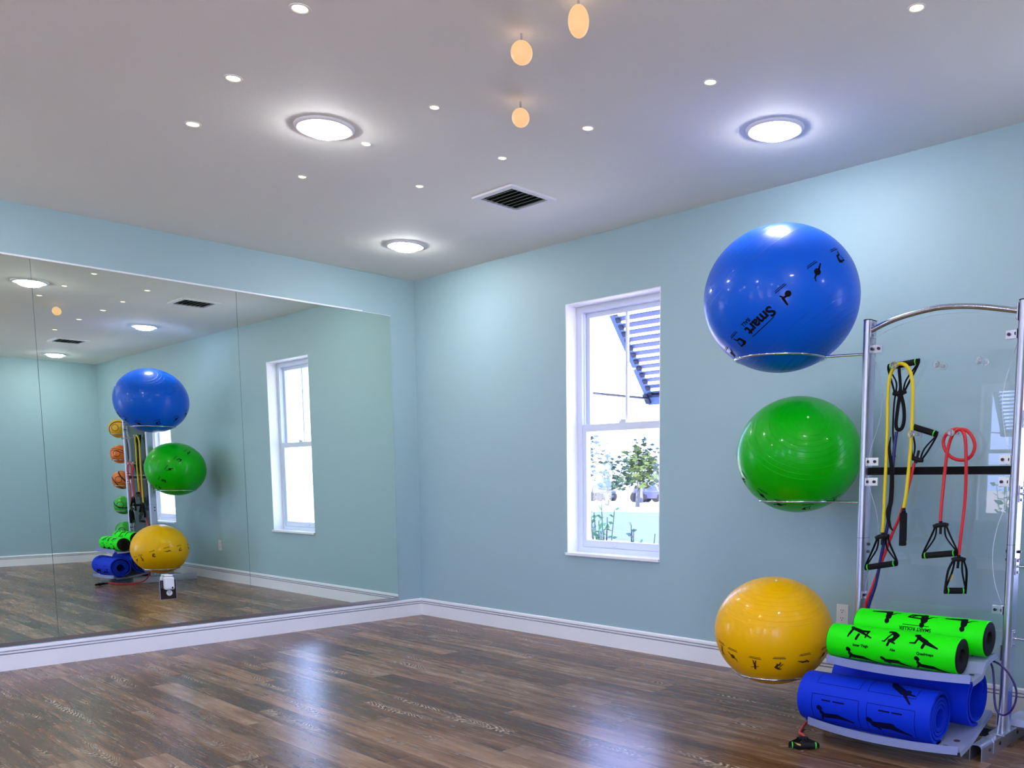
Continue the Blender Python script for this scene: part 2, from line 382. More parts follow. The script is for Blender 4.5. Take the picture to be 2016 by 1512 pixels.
# ---------------------------------------------------------------- awning shutters outside
def shutter(x0, x1, yw, sgn, label, group):
    top = (0.24, 2.69); bot = (0.95, 1.72)
    t = thing('louvered_shutter', label, 'shutter', (x0, yw+sgn*top[0], top[1]), group)
    dy, dz = bot[0]-top[0], bot[1]-top[1]; Ln = math.hypot(dy, dz); uy, uz = dy/Ln, dz/Ln; ny, nz = -uz, uy
    def P(s, q): return (yw+sgn*(top[0]+uy*s+ny*q), top[1]+uz*s+nz*q)
    def bar(bm, a, b, s0, s1, q0, q1):
        prism(bm, [P(s0, q0), P(s1, q0), P(s1, q1), P(s0, q1)], a, b, 'x')
    bm = BM()
    bar(bm, x0, x0+.05, 0, Ln, -.018, .018); bar(bm, x1-.05, x1, 0, Ln, -.018, .018)
    bar(bm, x0+.05, x1-.05, 0, .06, -.018, .018); bar(bm, x0+.05, x1-.05, Ln-.07, Ln, -.018, .018)
    obj('frame', bm, M['shutter'], t)
    n = 19
    for i in range(n):
        s = .085+(Ln-.18)*i/(n-1); bm = BM(); a = math.radians(42)
        c, sn = math.cos(a)*.034, math.sin(a)*.034
        p = [P(s-c, -sn), P(s-c+.004, -sn-.004), P(s+c+.004, sn-.004), P(s+c, sn)]
        prism(bm, p, x0+.05, x1-.05, 'x'); obj('slat', bm, M['shutter'], t)
        bm = BM(); bar(bm, x0+.05, x0+.085, s-.012, s+.02, -.03, -.012); obj('slat_clip', bm, M['shutterdark'], t)
    bm = BM(); bar(bm, x0-.005, x0+.04, Ln-.10, Ln-.02, -.035, -.018); obj('strut_bracket', bm, M['shutterdark'], t)
    bm = BM(); tube(bm, [(x0+.075, yw+sgn*.225, 1.745), (x0+.03, yw+sgn*.90, 1.755)], .009, 10); obj('strut', bm, M['darkmetal'], t)
    bm = BM(); bar(bm, x0+.05, x1-.05, Ln-.09, Ln-.071, -.03, .03); obj('bottom_rail', bm, M['shutterdark'], t)
    bm = BM(); box(bm, x0+.02, x1-.02, min(yw+sgn*.2, yw+sgn*.25), max(yw+sgn*.2, yw+sgn*.25), 2.68, 2.73); obj('hinge_rail', bm, M['shutter'], t)
    return t
shutter(1.72, 2.66, 0.0, 1, 'pale blue louvered shutter tilted open outside the tall window left of the exercise balls', None)
shutter(5.08, 6.00, 0.0, 1, 'pale blue louvered shutter tilted open outside the window behind the equipment rack', None)
shutter(1.99, 2.92, -RY, -1, 'pale blue louvered shutter tilted open outside the window seen reflected in the clear rack panel', None)
# ---------------------------------------------------------------- mirrors
MZ0, MZ1 = 0.1645, 2.431
ys = [-0.238, -1.476, -2.700, -3.925]
lab = ['frameless wall mirror panel nearest the room corner, reflecting the tall window',
       'middle frameless wall mirror panel, reflecting the ball rack',
       'frameless wall mirror panel at the left edge of the photo']
for i in range(3):
    bm = BM(); box(bm, 0.004, 0.010, ys[i+1]+.0012, ys[i]-.0012, MZ0, MZ1)
    for f in bm.faces: f.material_index = 0 if f.normal.x > .5 else 1
    for f in bm.faces:
        if f.calc_center_median().x > .0095: f.material_index = 0
        else: f.material_index = 1
    o = obj('wall_mirror', bm, [M['mirror'], M['mirroredge']]); tag(o, lab[i], 'mirror', 'wall mirror panels')
bm = BM(); M['chrome2'] = nm('bright_edge_trim', (0.88, 0.92, 0.95), 0.3); box(bm, 0.0, 0.0038, ys[3], ys[0], MZ0-.008, MZ1+.006); box(bm, .0038, .014, ys[3], ys[0]-.25, MZ1+.001, MZ1+.012)
box(bm, .0038, .014, ys[0]-.25, ys[0], MZ1+.001, MZ1+.004)
struct('trim_1', bm, M['chrome2'])
bm = BM(); box(bm, 0.0038, 0.0135, ys[3], ys[0], MZ0-.016, MZ0-.001); box(bm, .0105, .0135, ys[3], ys[0], MZ0-.001, MZ0+.006)
struct('trim_2', bm, nm('mirror_channel', (0.55, 0.52, 0.55), 0.2, 1.0))
# ---------------------------------------------------------------- ceiling lights
def disc_light(x, y, label):
    t = thing('ceiling_light', label, 'ceiling light', (x, y, H), 'round flush ceiling lights')
    bm = BM(); R = lathe(bm, [(0.134, 0), (0.132, -0.006), (0.124, -0.012), (0.116, -0.012), (0.100, -0.006), (0.094, -0.006)], (x, y, H), 48)
    obj('trim_ring', bm, M['trim'], t, smooth=True)
    bm = BM(); R = lathe(bm, [(0.095, -0.0065), (0.090, -0.018), (0.074, -0.030), (0.045, -0.038), (0.02, -0.040)], (x, y, H), 40)
    capring(bm, R[-1]); capring(bm, R[0][::-1])
    obj('lens', bm, M['lens'], t, smooth=True)
grid = [(0.886, -0.68, 'white round ceiling light nearest the corner of the two walls'),
        (3.85, -0.69, 'white round ceiling light above the blue exercise ball'),
        (6.868, -0.69, 'white round ceiling light near the right wall, seen small in the mirror'),
        (2.33, -2.10, 'white round ceiling light above the mirror side of the room'),
        (5.33, -2.10, 'white round ceiling light over mid room, seen at the far left of the mirror'),
        (0.886, -3.5, 'white round ceiling light by the mirrors, behind the camera side'),
        (3.85, -3.5, 'white round ceiling light in the third row, middle'), (6.868, -3.5, 'white round ceiling light in the third row by the right wall'),
        (2.33, -4.95, 'white round ceiling light in the fourth row by the mirrors'), (5.33, -4.95, 'white round ceiling light in the fourth row, right'),
        (0.886, -6.4, 'white round ceiling light in the fifth row by the mirrors'), (3.85, -6.4, 'white round ceiling light in the fifth row, middle'), (6.868, -6.4, 'white round ceiling light in the fifth row by the right wall')]
for g in grid: disc_light(*g)
# small warm emissive discs in rows on the ceiling
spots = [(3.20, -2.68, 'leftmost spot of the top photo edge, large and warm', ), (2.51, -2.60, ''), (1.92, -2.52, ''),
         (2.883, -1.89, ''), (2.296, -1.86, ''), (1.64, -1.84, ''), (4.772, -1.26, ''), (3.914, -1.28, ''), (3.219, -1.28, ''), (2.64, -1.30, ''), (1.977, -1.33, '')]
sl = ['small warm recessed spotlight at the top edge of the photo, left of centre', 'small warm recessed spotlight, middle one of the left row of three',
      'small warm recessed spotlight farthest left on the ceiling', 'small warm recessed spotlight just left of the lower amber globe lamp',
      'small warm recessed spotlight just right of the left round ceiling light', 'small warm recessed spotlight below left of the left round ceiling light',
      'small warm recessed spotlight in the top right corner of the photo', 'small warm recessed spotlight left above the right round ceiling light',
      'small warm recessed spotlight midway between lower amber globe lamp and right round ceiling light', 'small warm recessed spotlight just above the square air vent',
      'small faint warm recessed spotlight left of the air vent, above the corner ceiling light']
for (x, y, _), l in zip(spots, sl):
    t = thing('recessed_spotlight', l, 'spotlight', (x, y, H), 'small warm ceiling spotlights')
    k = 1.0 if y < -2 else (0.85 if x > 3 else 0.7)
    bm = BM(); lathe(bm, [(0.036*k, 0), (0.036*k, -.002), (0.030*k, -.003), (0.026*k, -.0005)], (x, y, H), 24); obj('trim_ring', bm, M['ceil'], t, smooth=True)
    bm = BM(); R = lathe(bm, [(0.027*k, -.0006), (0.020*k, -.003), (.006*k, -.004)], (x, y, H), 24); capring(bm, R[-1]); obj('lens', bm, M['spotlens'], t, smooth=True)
# amber reflections, built as glowing globes on stems
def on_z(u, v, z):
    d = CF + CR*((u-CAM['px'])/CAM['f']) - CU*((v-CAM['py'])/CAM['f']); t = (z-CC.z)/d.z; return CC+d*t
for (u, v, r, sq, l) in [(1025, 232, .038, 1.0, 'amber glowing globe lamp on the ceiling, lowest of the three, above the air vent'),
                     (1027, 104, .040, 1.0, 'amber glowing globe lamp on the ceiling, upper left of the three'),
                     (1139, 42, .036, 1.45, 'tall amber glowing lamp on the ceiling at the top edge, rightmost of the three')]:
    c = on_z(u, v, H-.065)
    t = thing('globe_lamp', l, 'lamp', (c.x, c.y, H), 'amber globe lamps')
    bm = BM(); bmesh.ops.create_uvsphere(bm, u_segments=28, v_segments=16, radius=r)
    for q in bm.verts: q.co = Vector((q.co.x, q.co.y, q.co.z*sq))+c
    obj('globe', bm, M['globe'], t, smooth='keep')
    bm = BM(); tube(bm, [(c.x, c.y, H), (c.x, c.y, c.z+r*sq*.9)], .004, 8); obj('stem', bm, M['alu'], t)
# ---------------------------------------------------------------- air vents
def vent(cx, cy, label):
    t = thing('air_vent', label, 'air vent', (cx, cy, H), 'square ceiling air vents')
    o, i = .172, .137
    bm = BM()
    for a, b, c, d in ((-o, o, -o, -i), (-o, o, i, o), (-o, -i, -i, i), (i, o, -i, i)): box(bm, cx+a, cx+b, cy+c, cy+d, H-.012, H)
    obj('frame', bm, M['trim'], t)
    bm = BM(); box(bm, cx-i, cx+i, cy-i, cy+i, H-.0015, H-.0005); obj('duct_opening', bm, nm('duct_dark', (0.008, 0.012, 0.010), .9), t)
    sm = nm('vent_slat', (0.34, 0.38, 0.34), .5)
    for k in range(7):
        y = cy-i+.022+k*(2*i-.044)/6; bm = BM()
        prism(bm, [(y+.012, H-.002), (y+.010, H-.002), (y-.010, H-.0125), (y-.008, H-.0135)], cx-i, cx+i, 'x')
        obj('slat', bm, sm, t)
vent(2.213, -.848, 'square white air vent with dark slats above the corner, in the middle of the photo')
vent(5.50, -.925, 'square white air vent with dark slats above the equipment rack, seen only in the mirror')
# ---------------------------------------------------------------- outlets
def outlet(x, z, label):
    t = thing('wall_outlet', label, 'outlet', (x, 0, z))
    bm = BM(); rbox(bm, x-.036, x+.036, -.006, 0, z-.058, z+.058, .003); obj('cover_plate', bm, M['plastic'], t)
    for dz in (-.021, .021):
        bm = BM(); lathe(bm, [(.0165, -.0062), (.0165, -.0085), (.002, -.0085)], (x, 0, z+dz), 24, 'y'); f = obj('receptacle', bm, M['plastic'], t)
        bm = BM(); box(bm, x-.008, x-.005, -.0092, -.0085, z+dz+.001, z+dz+.008); box(bm, x+.005, x+.008, -.0092, -.0085, z+dz+.001, z+dz+.008)
        box(bm, x-.0025, x+.0025, -.0092, -.0085, z+dz-.010, z+dz-.005); obj('slots', bm, M['slot'], f)
    return t
outlet(3.905, .398, 'white double power outlet on the blue wall between yellow ball and rack')
t = thing('mirror_outlet', 'power outlet with dark mirrored cover plate set in the mirror below the reflected yellow ball', 'outlet', (0.01, -2.042, .402))
bm = BM(); rbox(bm, .0101, .014, -2.095, -1.988, .335, .470, .0015); obj('cover_plate', bm, nm('smoked_plate', (.10, .085, .10), .08, .9), t)
bm = BM()
for a in ((-2.095, -2.092, .335, .470), (-1.991, -1.988, .335, .470), (-2.095, -1.988, .335, .338), (-2.095, -1.988, .467, .470)): box(bm, .0141, .0148, a[0], a[1], a[2], a[3])
obj('plate_rim', bm, M['alu'], t)
bm = BM(); R = lathe(bm, [(.019, .0141), (.019, .0165), (.002, .0165)], (0, -2.035, .380), 24, 'x'); f = obj('receptacle', bm, M['plastic'], t)
bm = BM(); box(bm, .0166, .0172, -2.043, -2.040, .382, .390); box(bm, .0166, .0172, -2.030, -2.027, .382, .390); box(bm, .0166, .0172, -2.037, -2.033, .370, .375); obj('slots', bm, M['slot'], f)
t = thing('plug_in_device', 'white rounded plug-in device in the outlet on the mirror', 'plug-in device', (.0149, -2.043, .455))
bm = BM(); rbox(bm, .0150, .060, -2.074, -2.013, .405, .492, .012, 3); obj('body', bm, M['plastic'], t)
bm = BM(); rbox(bm, .018, .052, -2.068, -2.019, .4921, .505, .006, 2); obj('top_vent', bm, M['plastic'], t)
bm = BM(); box(bm, .0601, .0606, -2.035, -2.025, .412, .424); obj('printed_mark', bm, M['print'], t)
# ---------------------------------------------------------------- printed silhouettes
def capsule(a, b, r0, r1, n=8):
    a = Vector(a); b = Vector(b); d = (b-a)
    if d.length < 1e-6: d = Vector((1e-4, 0))
    ang = math.atan2(d.y, d.x); out = []
    for k in range(n+1): t = ang+PI/2+PI*k/n; out.append((a.x+r0*math.cos(t), a.y+r0*math.sin(t)))
    for k in range(n+1): t = ang-PI/2+PI*k/n; out.append((b.x+r1*math.cos(t), b.y+r1*math.sin(t)))
    return out
# poses: limbs (x0,y0,x1,y1,r0,r1); unit width about 1
POSE = {
 'bridge': [(-.42, .40, -.38, .38, .06, .06), (-.36, .34, -.02, .22, .075, .08), (-.36, .30, -.44, -.06, .035, .03), (-.32, .28, -.38, .04, .03, .025), (0, .22, .30, .24, .06, .05), (.30, .24, .24, -.02, .045, .03), (.0, .18, .46, -.02, .055, .025), (-.04, .06, -.10, -.12, .05, .05)],
 'crouch': [(-.16, .40, -.05, .42, .07, .06), (-.02, .38, .16, .22, .09, .11), (.16, .22, .06, .0, .11, .08), (-.02, .34, -.26, -.08, .035, .03), (-.26, -.08, -.36, -.08, .025, .02), (.06, .04, -.10, -.02, .07, .05), (-.10, -.02, .16, -.12, .05, .03), (-.06, -.04, -.12, -.22, .05, .05)],
 'plank': [(-.32, .32, -.26, .33, .07, .07), (-.22, .24, .06, .08, .08, .08), (-.22, .22, -.28, .02, .04, .035), (-.28, .0, -.46, -.01, .03, .02), (.06, .06, .48, -.10, .075, .025), (.02, .0, -.02, -.12, .05, .05)],
 'cobra': [(-.36, .26, -.33, .24, .075, .07), (-.32, .12, -.24, .0, .06, .08), (-.24, .0, .16, -.02, .085, .08), (.16, -.02, .60, -.20, .07, .03), (-.30, .02, -.38, -.14, .04, .03)],
 'lie': [(-.42, .10, -.38, .08, .06, .06), (-.30, .0, .10, .02, .075, .085), (.10, .0, .50, -.14, .07, .025), (-.28, -.02, -.18, -.12, .04, .03)],
 'dive': [(.30, .30, .33, .28, .07, .06), (.26, .20, -.02, .06, .08, .08), (-.02, .06, -.50, .08, .075, .03), (.28, .2, .44, .42, .03, .02), (.30, .2, .60, .28, .035, .02)],
 'fold': [(.24, -.26, .25, -.30, .08, .08), (.26, -.12, .22, .12, .10, .11), (.20, .14, -.40, .10, .07, .03), (.28, -.05, .46, .10, .035, .025), (.46, .10, .62, .12, .022, .012)],
 'fold2': [(.20, -.28, .21, -.32, .08, .08), (.24, -.12, .20, .08, .12, .12), (.18, .12, -.24, .12, .05, .04), (-.24, .12, -.34, -.02, .04, .03), (-.34, -.02, .18, -.06, .03, .03), (-.20, .02, -.05, .10, .03, .03), (.30, -.06, .46, .08, .035, .025), (.46, .08, .62, .10, .022, .012)],
 'ballsit': [(-.12, -.02, -.12, -.02, .17, .17), (.04, .02, .22, .0, .06, .06), (.22, .0, .26, .40, .07, .05), (.2, -.05, .26, -.18, .05, .04), (-.24, .28, .04, .42, .0, .0)],
 'ballover': [(0, -.02, 0, -.02, .19, .19), (-.18, -.10, -.44, -.28, .06, .035), (.14, .06, .34, .18, .06, .04), (.30, .16, .38, .34, .04, .03)],
 'squat': [(-.26, .24, .02, .26, .05, .05), (.02, .26, .18, .20, .08, .10), (.18, .20, .12, -.10, .10, .07), (.12, -.10, -.14, -.14, .06, .05), (-.14, -.14, -.22, -.34, .05, .03), (-.26, .24, -.2, -.02, .03, .03)],
 'stand': [(-.02, .40, -.02, .42, .08, .08), (-.02, .28, -.02, .0, .09, .08), (-.02, .0, -.08, -.40, .06, .04), (.02, .0, .12, -.40, .06, .04), (-.04, .24, -.28, .10, .035, .03), (.02, .24, .28, .30, .035, .03)],
}
def decal_bm(polys, mapf, step):
    """2-D polygons -> finely cut faces laid on a curved surface by mapf(u,v)"""
    bm = BM()
    for poly in polys:
        vs = [bm.verts.new((p[0], p[1], 0)) for p in poly]
        try: bm.faces.new(vs)
        except Exception: pass
    bmesh.ops.triangulate(bm, faces=bm.faces[:])
    for _ in range(4):
        es = [e for e in bm.edges if e.calc_length() > step]
        if not es: break
        bmesh.ops.subdivide_edges(bm, edges=es, cuts=1)
        bmesh.ops.triangulate(bm, faces=bm.faces[:])
    for v in bm.verts: v.co = mapf(v.co.x, v.co.y)
    return bm
def figure_polys(pose, s, cx=0, cy=0, flip=False, rot=0):
    out = []; c, sn = math.cos(rot), math.sin(rot)
    for (x0, y0, x1, y1, r0, r1) in POSE[pose]:
        if r0 <= 0: continue
        for q in [capsule((x0, y0), (x1, y1), r0, r1)]:
            out.append([(cx+s*((-x if flip else x)*c-y*sn), cy+s*((-x if flip else x)*sn+y*c)) for x, y in q])
    return out
def rect(x0, x1, y0, y1): return [(x0, y0), (x1, y0), (x1, y1), (x0, y1)]
def outline(x0, x1, y0, y1, w, rc=0): return [rect(x0, x1, y0, y0+w), rect(x0, x1, y1-w, y1), rect(x0, x0+w, y0+w, y1-w), rect(x1-w, x1, y0+w, y1-w)]
def text_polys(s, size, cx=0, cy=0, rot=0, bold=0.0):
    cu = bpy.data.curves.new('tmp_text', 'FONT'); cu.body = s; cu.size = size; cu.align_x = 'CENTER'; cu.align_y = 'CENTER'; cu.offset = bold; cu.resolution_u = 3
    to = bpy.data.objects.new('tmp_text', cu); COL.objects.link(to); bpy.context.view_layer.update()
    dg = bpy.context.evaluated_depsgraph_get(); me = bpy.data.meshes.new_from_object(to.evaluated_get(dg))
    c, sn = math.cos(rot), math.sin(rot)
    out = [[(cx+me.vertices[i].co.x*c-me.vertices[i].co.y*sn, cy+me.vertices[i].co.x*sn+me.vertices[i].co.y*c) for i in p.vertices] for p in me.polygons]
    bpy.data.objects.remove(to); bpy.data.curves.remove(cu); bpy.data.meshes.remove(me)
    return out
# ---------------------------------------------------------------- exercise balls
def ball_mat(name, col, n, c, S, ridge=(0.30, 0.96), coat=0.2, ior=0.5, rough=0.34):
    mt = nm(name, col, rough, 0.0, Specular_IOR_Level=0.2); N, L, b = nodes(mt); b.inputs['Coat Weight'].default_value = coat; b.inputs['Coat Roughness'].default_value = 0.07
    b.inputs['Subsurface Weight'].default_value = 0.0
    tc = N.new('ShaderNodeTexCoord')
    mp = N.new('ShaderNodeMapping'); mp.inputs['Scale'].default_value = (1/S[0], 1/S[0], 1/S[1]); L.new(tc.outputs['Object'], mp.inputs[0])
    nv = N.new('ShaderNodeVectorMath'); nv.operation = 'NORMALIZE'; L.new(mp.outputs[0], nv.inputs[0])
    dp = N.new('ShaderNodeVectorMath'); dp.operation = 'DOT_PRODUCT'; dp.inputs[1].default_value = n; L.new(nv.outputs[0], dp.inputs[0])
    def mth(op, a, bb=None):
        q = N.new('ShaderNodeMath'); q.operation = op
        for i, x in enumerate((a, bb)):
            if x is None: continue
            if isinstance(x, (int, float)): q.inputs[i].default_value = x
            else: L.new(x, q.inputs[i])
        return q.outputs[0]
    lat = mth('ARCSINE', dp.outputs['Value'])
    fr = mth('FRACT', mth('MULTIPLY', lat, 11.0)); d = mth('ABSOLUTE', mth('SUBTRACT', fr, 0.5))
    g = mth('MAXIMUM', mth('SUBTRACT', 1.0, mth('MULTIPLY', d, 18.0)), 0)           # narrow ridge
    ab = mth('ABSOLUTE', lat); mk = mth('MULTIPLY', mth('GREATER_THAN', ab, 0.50), mth('LESS_THAN', ab, 1.32))
    h = mth('MULTIPLY', g, mk)
    bp = N.new('ShaderNodeBump'); bp.inputs['Strength'].default_value = 0.35; bp.inputs['Distance'].default_value = 0.003
    L.new(h, bp.inputs['Height']); L.new(bp.outputs[0], b.inputs['Normal']); L.new(bp.outputs[0], b.inputs['Coat Normal'])
    mx = N.new('ShaderNodeMix'); mx.data_type = 'RGBA'; mx.inputs['A'].default_value = (*col, 1); mx.inputs['B'].default_value = (*[x*0.55 for x in col], 1)
    L.new(mth('MULTIPLY', h, 0.35), mx.inputs['Factor']); L.new(mx.outputs['Result'], b.inputs['Base Color'])
    return mt
def exercise_ball(label, c, a, b, n, col, prt, items, valve_col, decs):
    c = Vector(c); n = Vector(n).normalized(); t = thing('exercise_ball', label, 'exercise ball', c)
    bm = BM(); bmesh.ops.create_uvsphere(bm, u_segments=96, v_segments=64, radius=1)
    for v in bm.verts: v.co = c+Vector((v.co.x*a, v.co.y*a, v.co.z*b))
    obj('ball_shell', bm, ball_mat(label.split()[1]+'_vinyl', col, n, c, (a, b)), t, smooth='keep')
    def mapper(p, scale=1.0):
        p = Vector(p).normalized(); up = -n; up = (up-p*up.dot(p)).normalized(); rt = up.cross(p)
        def f(u, v):
            d = (p+rt*(u/a)+up*(v/a)).normalized()
            return c+Vector((d.x*a, d.y*a, d.z*b))*(1.0015)
        return f
    for p, pose, flip in items:
        mf = mapper(p)
        if pose == 'LOGO':
            P = text_polys('Smart', .070, 0, 0, 0, .0026)+text_polys('BALL', .026, .055, -.040, 0, .0008)+[rect(-.06, .085, .030, .034)]
            q = obj('printed_logo', decal_bm(P, mf, .02), prt, t, smooth='keep')
        else:
            P = figure_polys(pose, .085*a/.36, 0, .012, flip)+[rect(-.032, .030, -.030, -.026), rect(-.028, .026, -.037, -.034)]
            q = obj('printed_figure', decal_bm(P, mf, .02), prt, t, smooth='keep')
    # valve plug at the pole
    d = n; pos = c+Vector((d.x*a, d.y*a, d.z*b))
    bm = BM(); tube(bm, [pos-d*.004, pos+d*.0015], .0055, 16); tube(bm, [pos+d*.0015, pos+d*.003], .0035, 12); obj('valve_plug', bm, valve_col, t)
    return t
def ring_dirs(n, d, starts, count):
    """directions on the printed band (latitude d below the pole axis n)"""
    n = Vector(n).normalized(); r = math.sqrt(1-d*d); e1, e2 = frame_of(n)
    out = []
    for k in range(count):
        ph = starts+2*PI*k/count; out.append(n*d+(e1*math.cos(ph)+e2*math.sin(ph))*r)
    return out
poses = ['ballsit', 'ballover', 'squat', 'crouch', 'stand', 'lie']
def fill(n, given, cnt, gap):
    n = Vector(n).normalized(); given = [(Vector(p).normalized(), q, f) for p, q, f in given]; out = list(given)
    for i, dd in enumerate(ring_dirs(n, -.16, 0.2, cnt)):
        if min(dd.angle(p) for p, _, _ in given) > gap: out.append((dd, poses[i % 6], i % 2 == 0))
    return out
blue_items = [((-.13, -.769, -.625), 'squat', True), ((.24, -.863, -.444), 'LOGO', False), ((.558, -.819, -.134), 'ballsit', False), ((.817, -.552, .164), 'ballover', False), ((.895, -.179, .409), 'squat', False),
              ((-.402, -.528, -.748), 'ballover', False), ((-.695, -.115, -.71), 'squat', True), ((-.725, .381, -.574), 'ballover', True), ((-.595, .713, -.371), 'crouch', False)]
green_items = [((.002, -.545, -.838), 'ballover', False), ((.341, -.279, -.898), 'squat', False), ((-.762, .155, .629), 'lie', False), ((-.899, -.253, .357), 'squat', False), ((-.837, -.547, .002), 'ballover', False),
               ((-.582, -.706, -.404), 'crouch', False), ((-.233, -.691, -.684), 'ballover', True)]
yel_items = [((-.205, -.914, -.35), 'ballover', True), ((.204, -.873, -.443), 'stand', False), ((.559, -.713, -.424), 'crouch', False), ((.841, -.393, -.372), 'lie', False), ((.954, .038, -.298), 'ballover', False),
             ((-.475, -.836, -.275), 'stand', True), ((-.824, -.555, -.111), 'crouch', True), ((-.994, -.105, .012), 'lie', True), ((-.928, .368, .06), 'squat', True), ((-.573, .818, .053), 'ballover', False)]
BALLS = dict(blue=((3.880, -.655, 1.977), .364, .336), green=((3.873, -.452, 1.256), .306, .287), yellow=((3.879, -.662, .395), .287, .264))
nb, ng, ny = (-.545, -.345, .765), (.52, -.62, .58), (.164, -.203, .965)
exercise_ball('large blue exercise ball with black printed figures, topmost of the three on the rack', *BALLS['blue'], nb, (0.0, 0.11, 0.72), M['print'], fill(nb, blue_items, 13, .3), M['darkmetal'], None)
exercise_ball('medium green exercise ball on the rack between the blue and the yellow one', *BALLS['green'], ng, (0.0, 0.46, 0.0), M['print'], fill(ng, green_items, 13, .3), M['plastic'], None)
exercise_ball('smaller yellow exercise ball low on the rack, just above the floor', *BALLS['yellow'], ny, (1.0, 0.52, 0.0), M['printbrown'], fill(ny, yel_items, 14, .3), M['plastic'], None)
# ---------------------------------------------------------------- equipment rack
RYC = -0.56; PLX, PRX = 4.288, 4.957
rack = thing('equipment_rack', 'silver metal equipment rack with clear panels, ball holders and two trays', 'rack', (4.62, RYC, 0))
def post(xc, w=.036, d=.072):
    bm = BM(); poly = []
    y0, y1 = RYC-d/2, RYC+d/2
    for k in range(13):
        a = PI+PI*k/12; poly.append((xc+w/2*math.cos(a), y0+w/2+(w/2)*math.sin(a)))
    poly += [(xc+w/2, y1-.004), (xc+w/2-.004, y1), (xc-w/2+.004, y1), (xc-w/2, y1-.004)]
    prism(bm, poly, .075, 1.842, 'z')
    p = obj('post', bm, M['alu'], rack, smooth=True)
    bm = BM(); prism(bm, [(xc+(q[0]-xc)*1.04, RYC+(q[1]-RYC)*1.03) for q in poly], 1.8421, 1.846, 'z'); obj('post_cap', bm, M['rubber'], p)
    bm = BM(); prism(bm, [(xc+(q[0]-xc)*1.03, RYC+(q[1]-RYC)*1.02) for q in poly], .864, .8655, 'z'); obj('post_joint', bm, M['darkmetal'], p)
    sx = 1 if xc < 4.6 else -1
    for z in (.835, .80):
        for q in (sx, -sx):
            bm = BM(); tube(bm, [(xc+q*w/2, RYC+.01, z), (xc+q*(w/2+.012), RYC+.01, z)], .0065, 10); obj('bolt', bm, M['bolt'], p)
    return p
post(PLX); post(PRX)
for xc in (PLX, PRX):
    # feet: rounded inverted channel running front to back
    xk = xc; xc = xc-.018; bm = BM(); w = .025; o = []
    for k in range(9): a = PI-PI/2*k/8; o.append((xc-w+.018+.018*math.cos(a)-.0, .052+.018*math.sin(a)))
    for k in range(9): a = PI/2-PI/2*k/8; o.append((xc+w-.018+.018*math.cos(a), .052+.018*math.sin(a)))
    inn = [(q[0]*1.0+(.003 if q[0] < xc else -.003), q[1]-.003) for q in o]
    poly = [(xc-w, .0)]+o+[(xc+w, .0), (xc+w-.003, .0)]+inn[::-1]+[(xc-w+.003, 0)]
    prism(bm, poly, -.825, -.14, 'y')
    ft = obj('foot', bm, M['alu'], rack, smooth=True)
    for yy in (-.74, -.62, -.40, -.25):
        bm = BM(); tube(bm, [(xc+w, yy, .035), (xc+w+.004, yy, .035)], .008, 12); obj('bolt', bm, M['bolt'], ft)
    bm = BM(); pts = [(xc-.042+.084*k/12, -.70, .020+.056*math.sin(PI*min(1, max(0, .5+0*k)))) for k in range(13)]
    arc = [Vector((xc-.0275, -.70, .01)), Vector((xc-.0275, -.70, .055)), Vector((xc-.018, -.70, .071)), Vector((xc, -.70, .0735)), Vector((xc+.018, -.70, .071)), Vector((xc+.0275, -.70, .055)), Vector((xc+.0275, -.70, .01))]
    tube(bm, arc, .0025, 6); obj('foot_collar', bm, M['alu'], ft)
    xc = xk; bm = BM(); box(bm, xc-.036, xc+.030, RYC-.075, RYC+.075, .0702, .076)
    for s in (-1, 1): prism(bm, [(RYC+s*.036, .076), (RYC+s*.072, .076), (RYC+s*.036, .22)], xc-.003, xc+.003, 'x')
    for s in (-1, 1): prism(bm, [(xc+s*.018, .076), (xc+s*.029, .076), (xc+s*.018, .16)], RYC-.003, RYC+.003, 'y')
    obj('base_plate', bm, M['alu'], rack)
# crossbars
bm = BM(); box(bm, PLX+.019, PRX-.019, RYC-.008, RYC+.008, 1.153, 1.187); obj('crossbar', bm, nm('black_bar', (.003, .003, .004), .6, 0.0, Specular_IOR_Level=0.15), rack)
bm = BM(); box(bm, PLX+.042, PRX-.042, RYC+.04, RYC+.08, .02, .06); obj('base_crossbar', bm, M['darkmetal'], rack)
arch = [(PLX+.02, RYC-.02, 1.797), (4.40, RYC-.02, 1.828), (4.50, RYC-.02, 1.847), (4.62, RYC-.02, 1.857), (4.75, RYC-.02, 1.845), (4.86, RYC-.02, 1.822), (PRX-.02, RYC-.02, 1.803)]
bm = BM(); tube(bm, spline(arch, 8), .012, 16); ar = obj('top_arch', bm, M['chrome'], rack, smooth=True)
bm = BM()
for s, xc in ((1, PLX), (-1, PRX)):
    x = xc+s*.018; rbox(bm, min(x, x+s*.004), max(x, x+s*.004), RYC-.033, RYC+.007, 1.765, 1.835, .0015)
    for z in (1.823, 1.777): tube(bm, [(x+s*.004, RYC-.014, z), (x+s*.012, RYC-.014, z)], .0065, 10)
obj('arch_bracket', bm, M['alu'], ar)
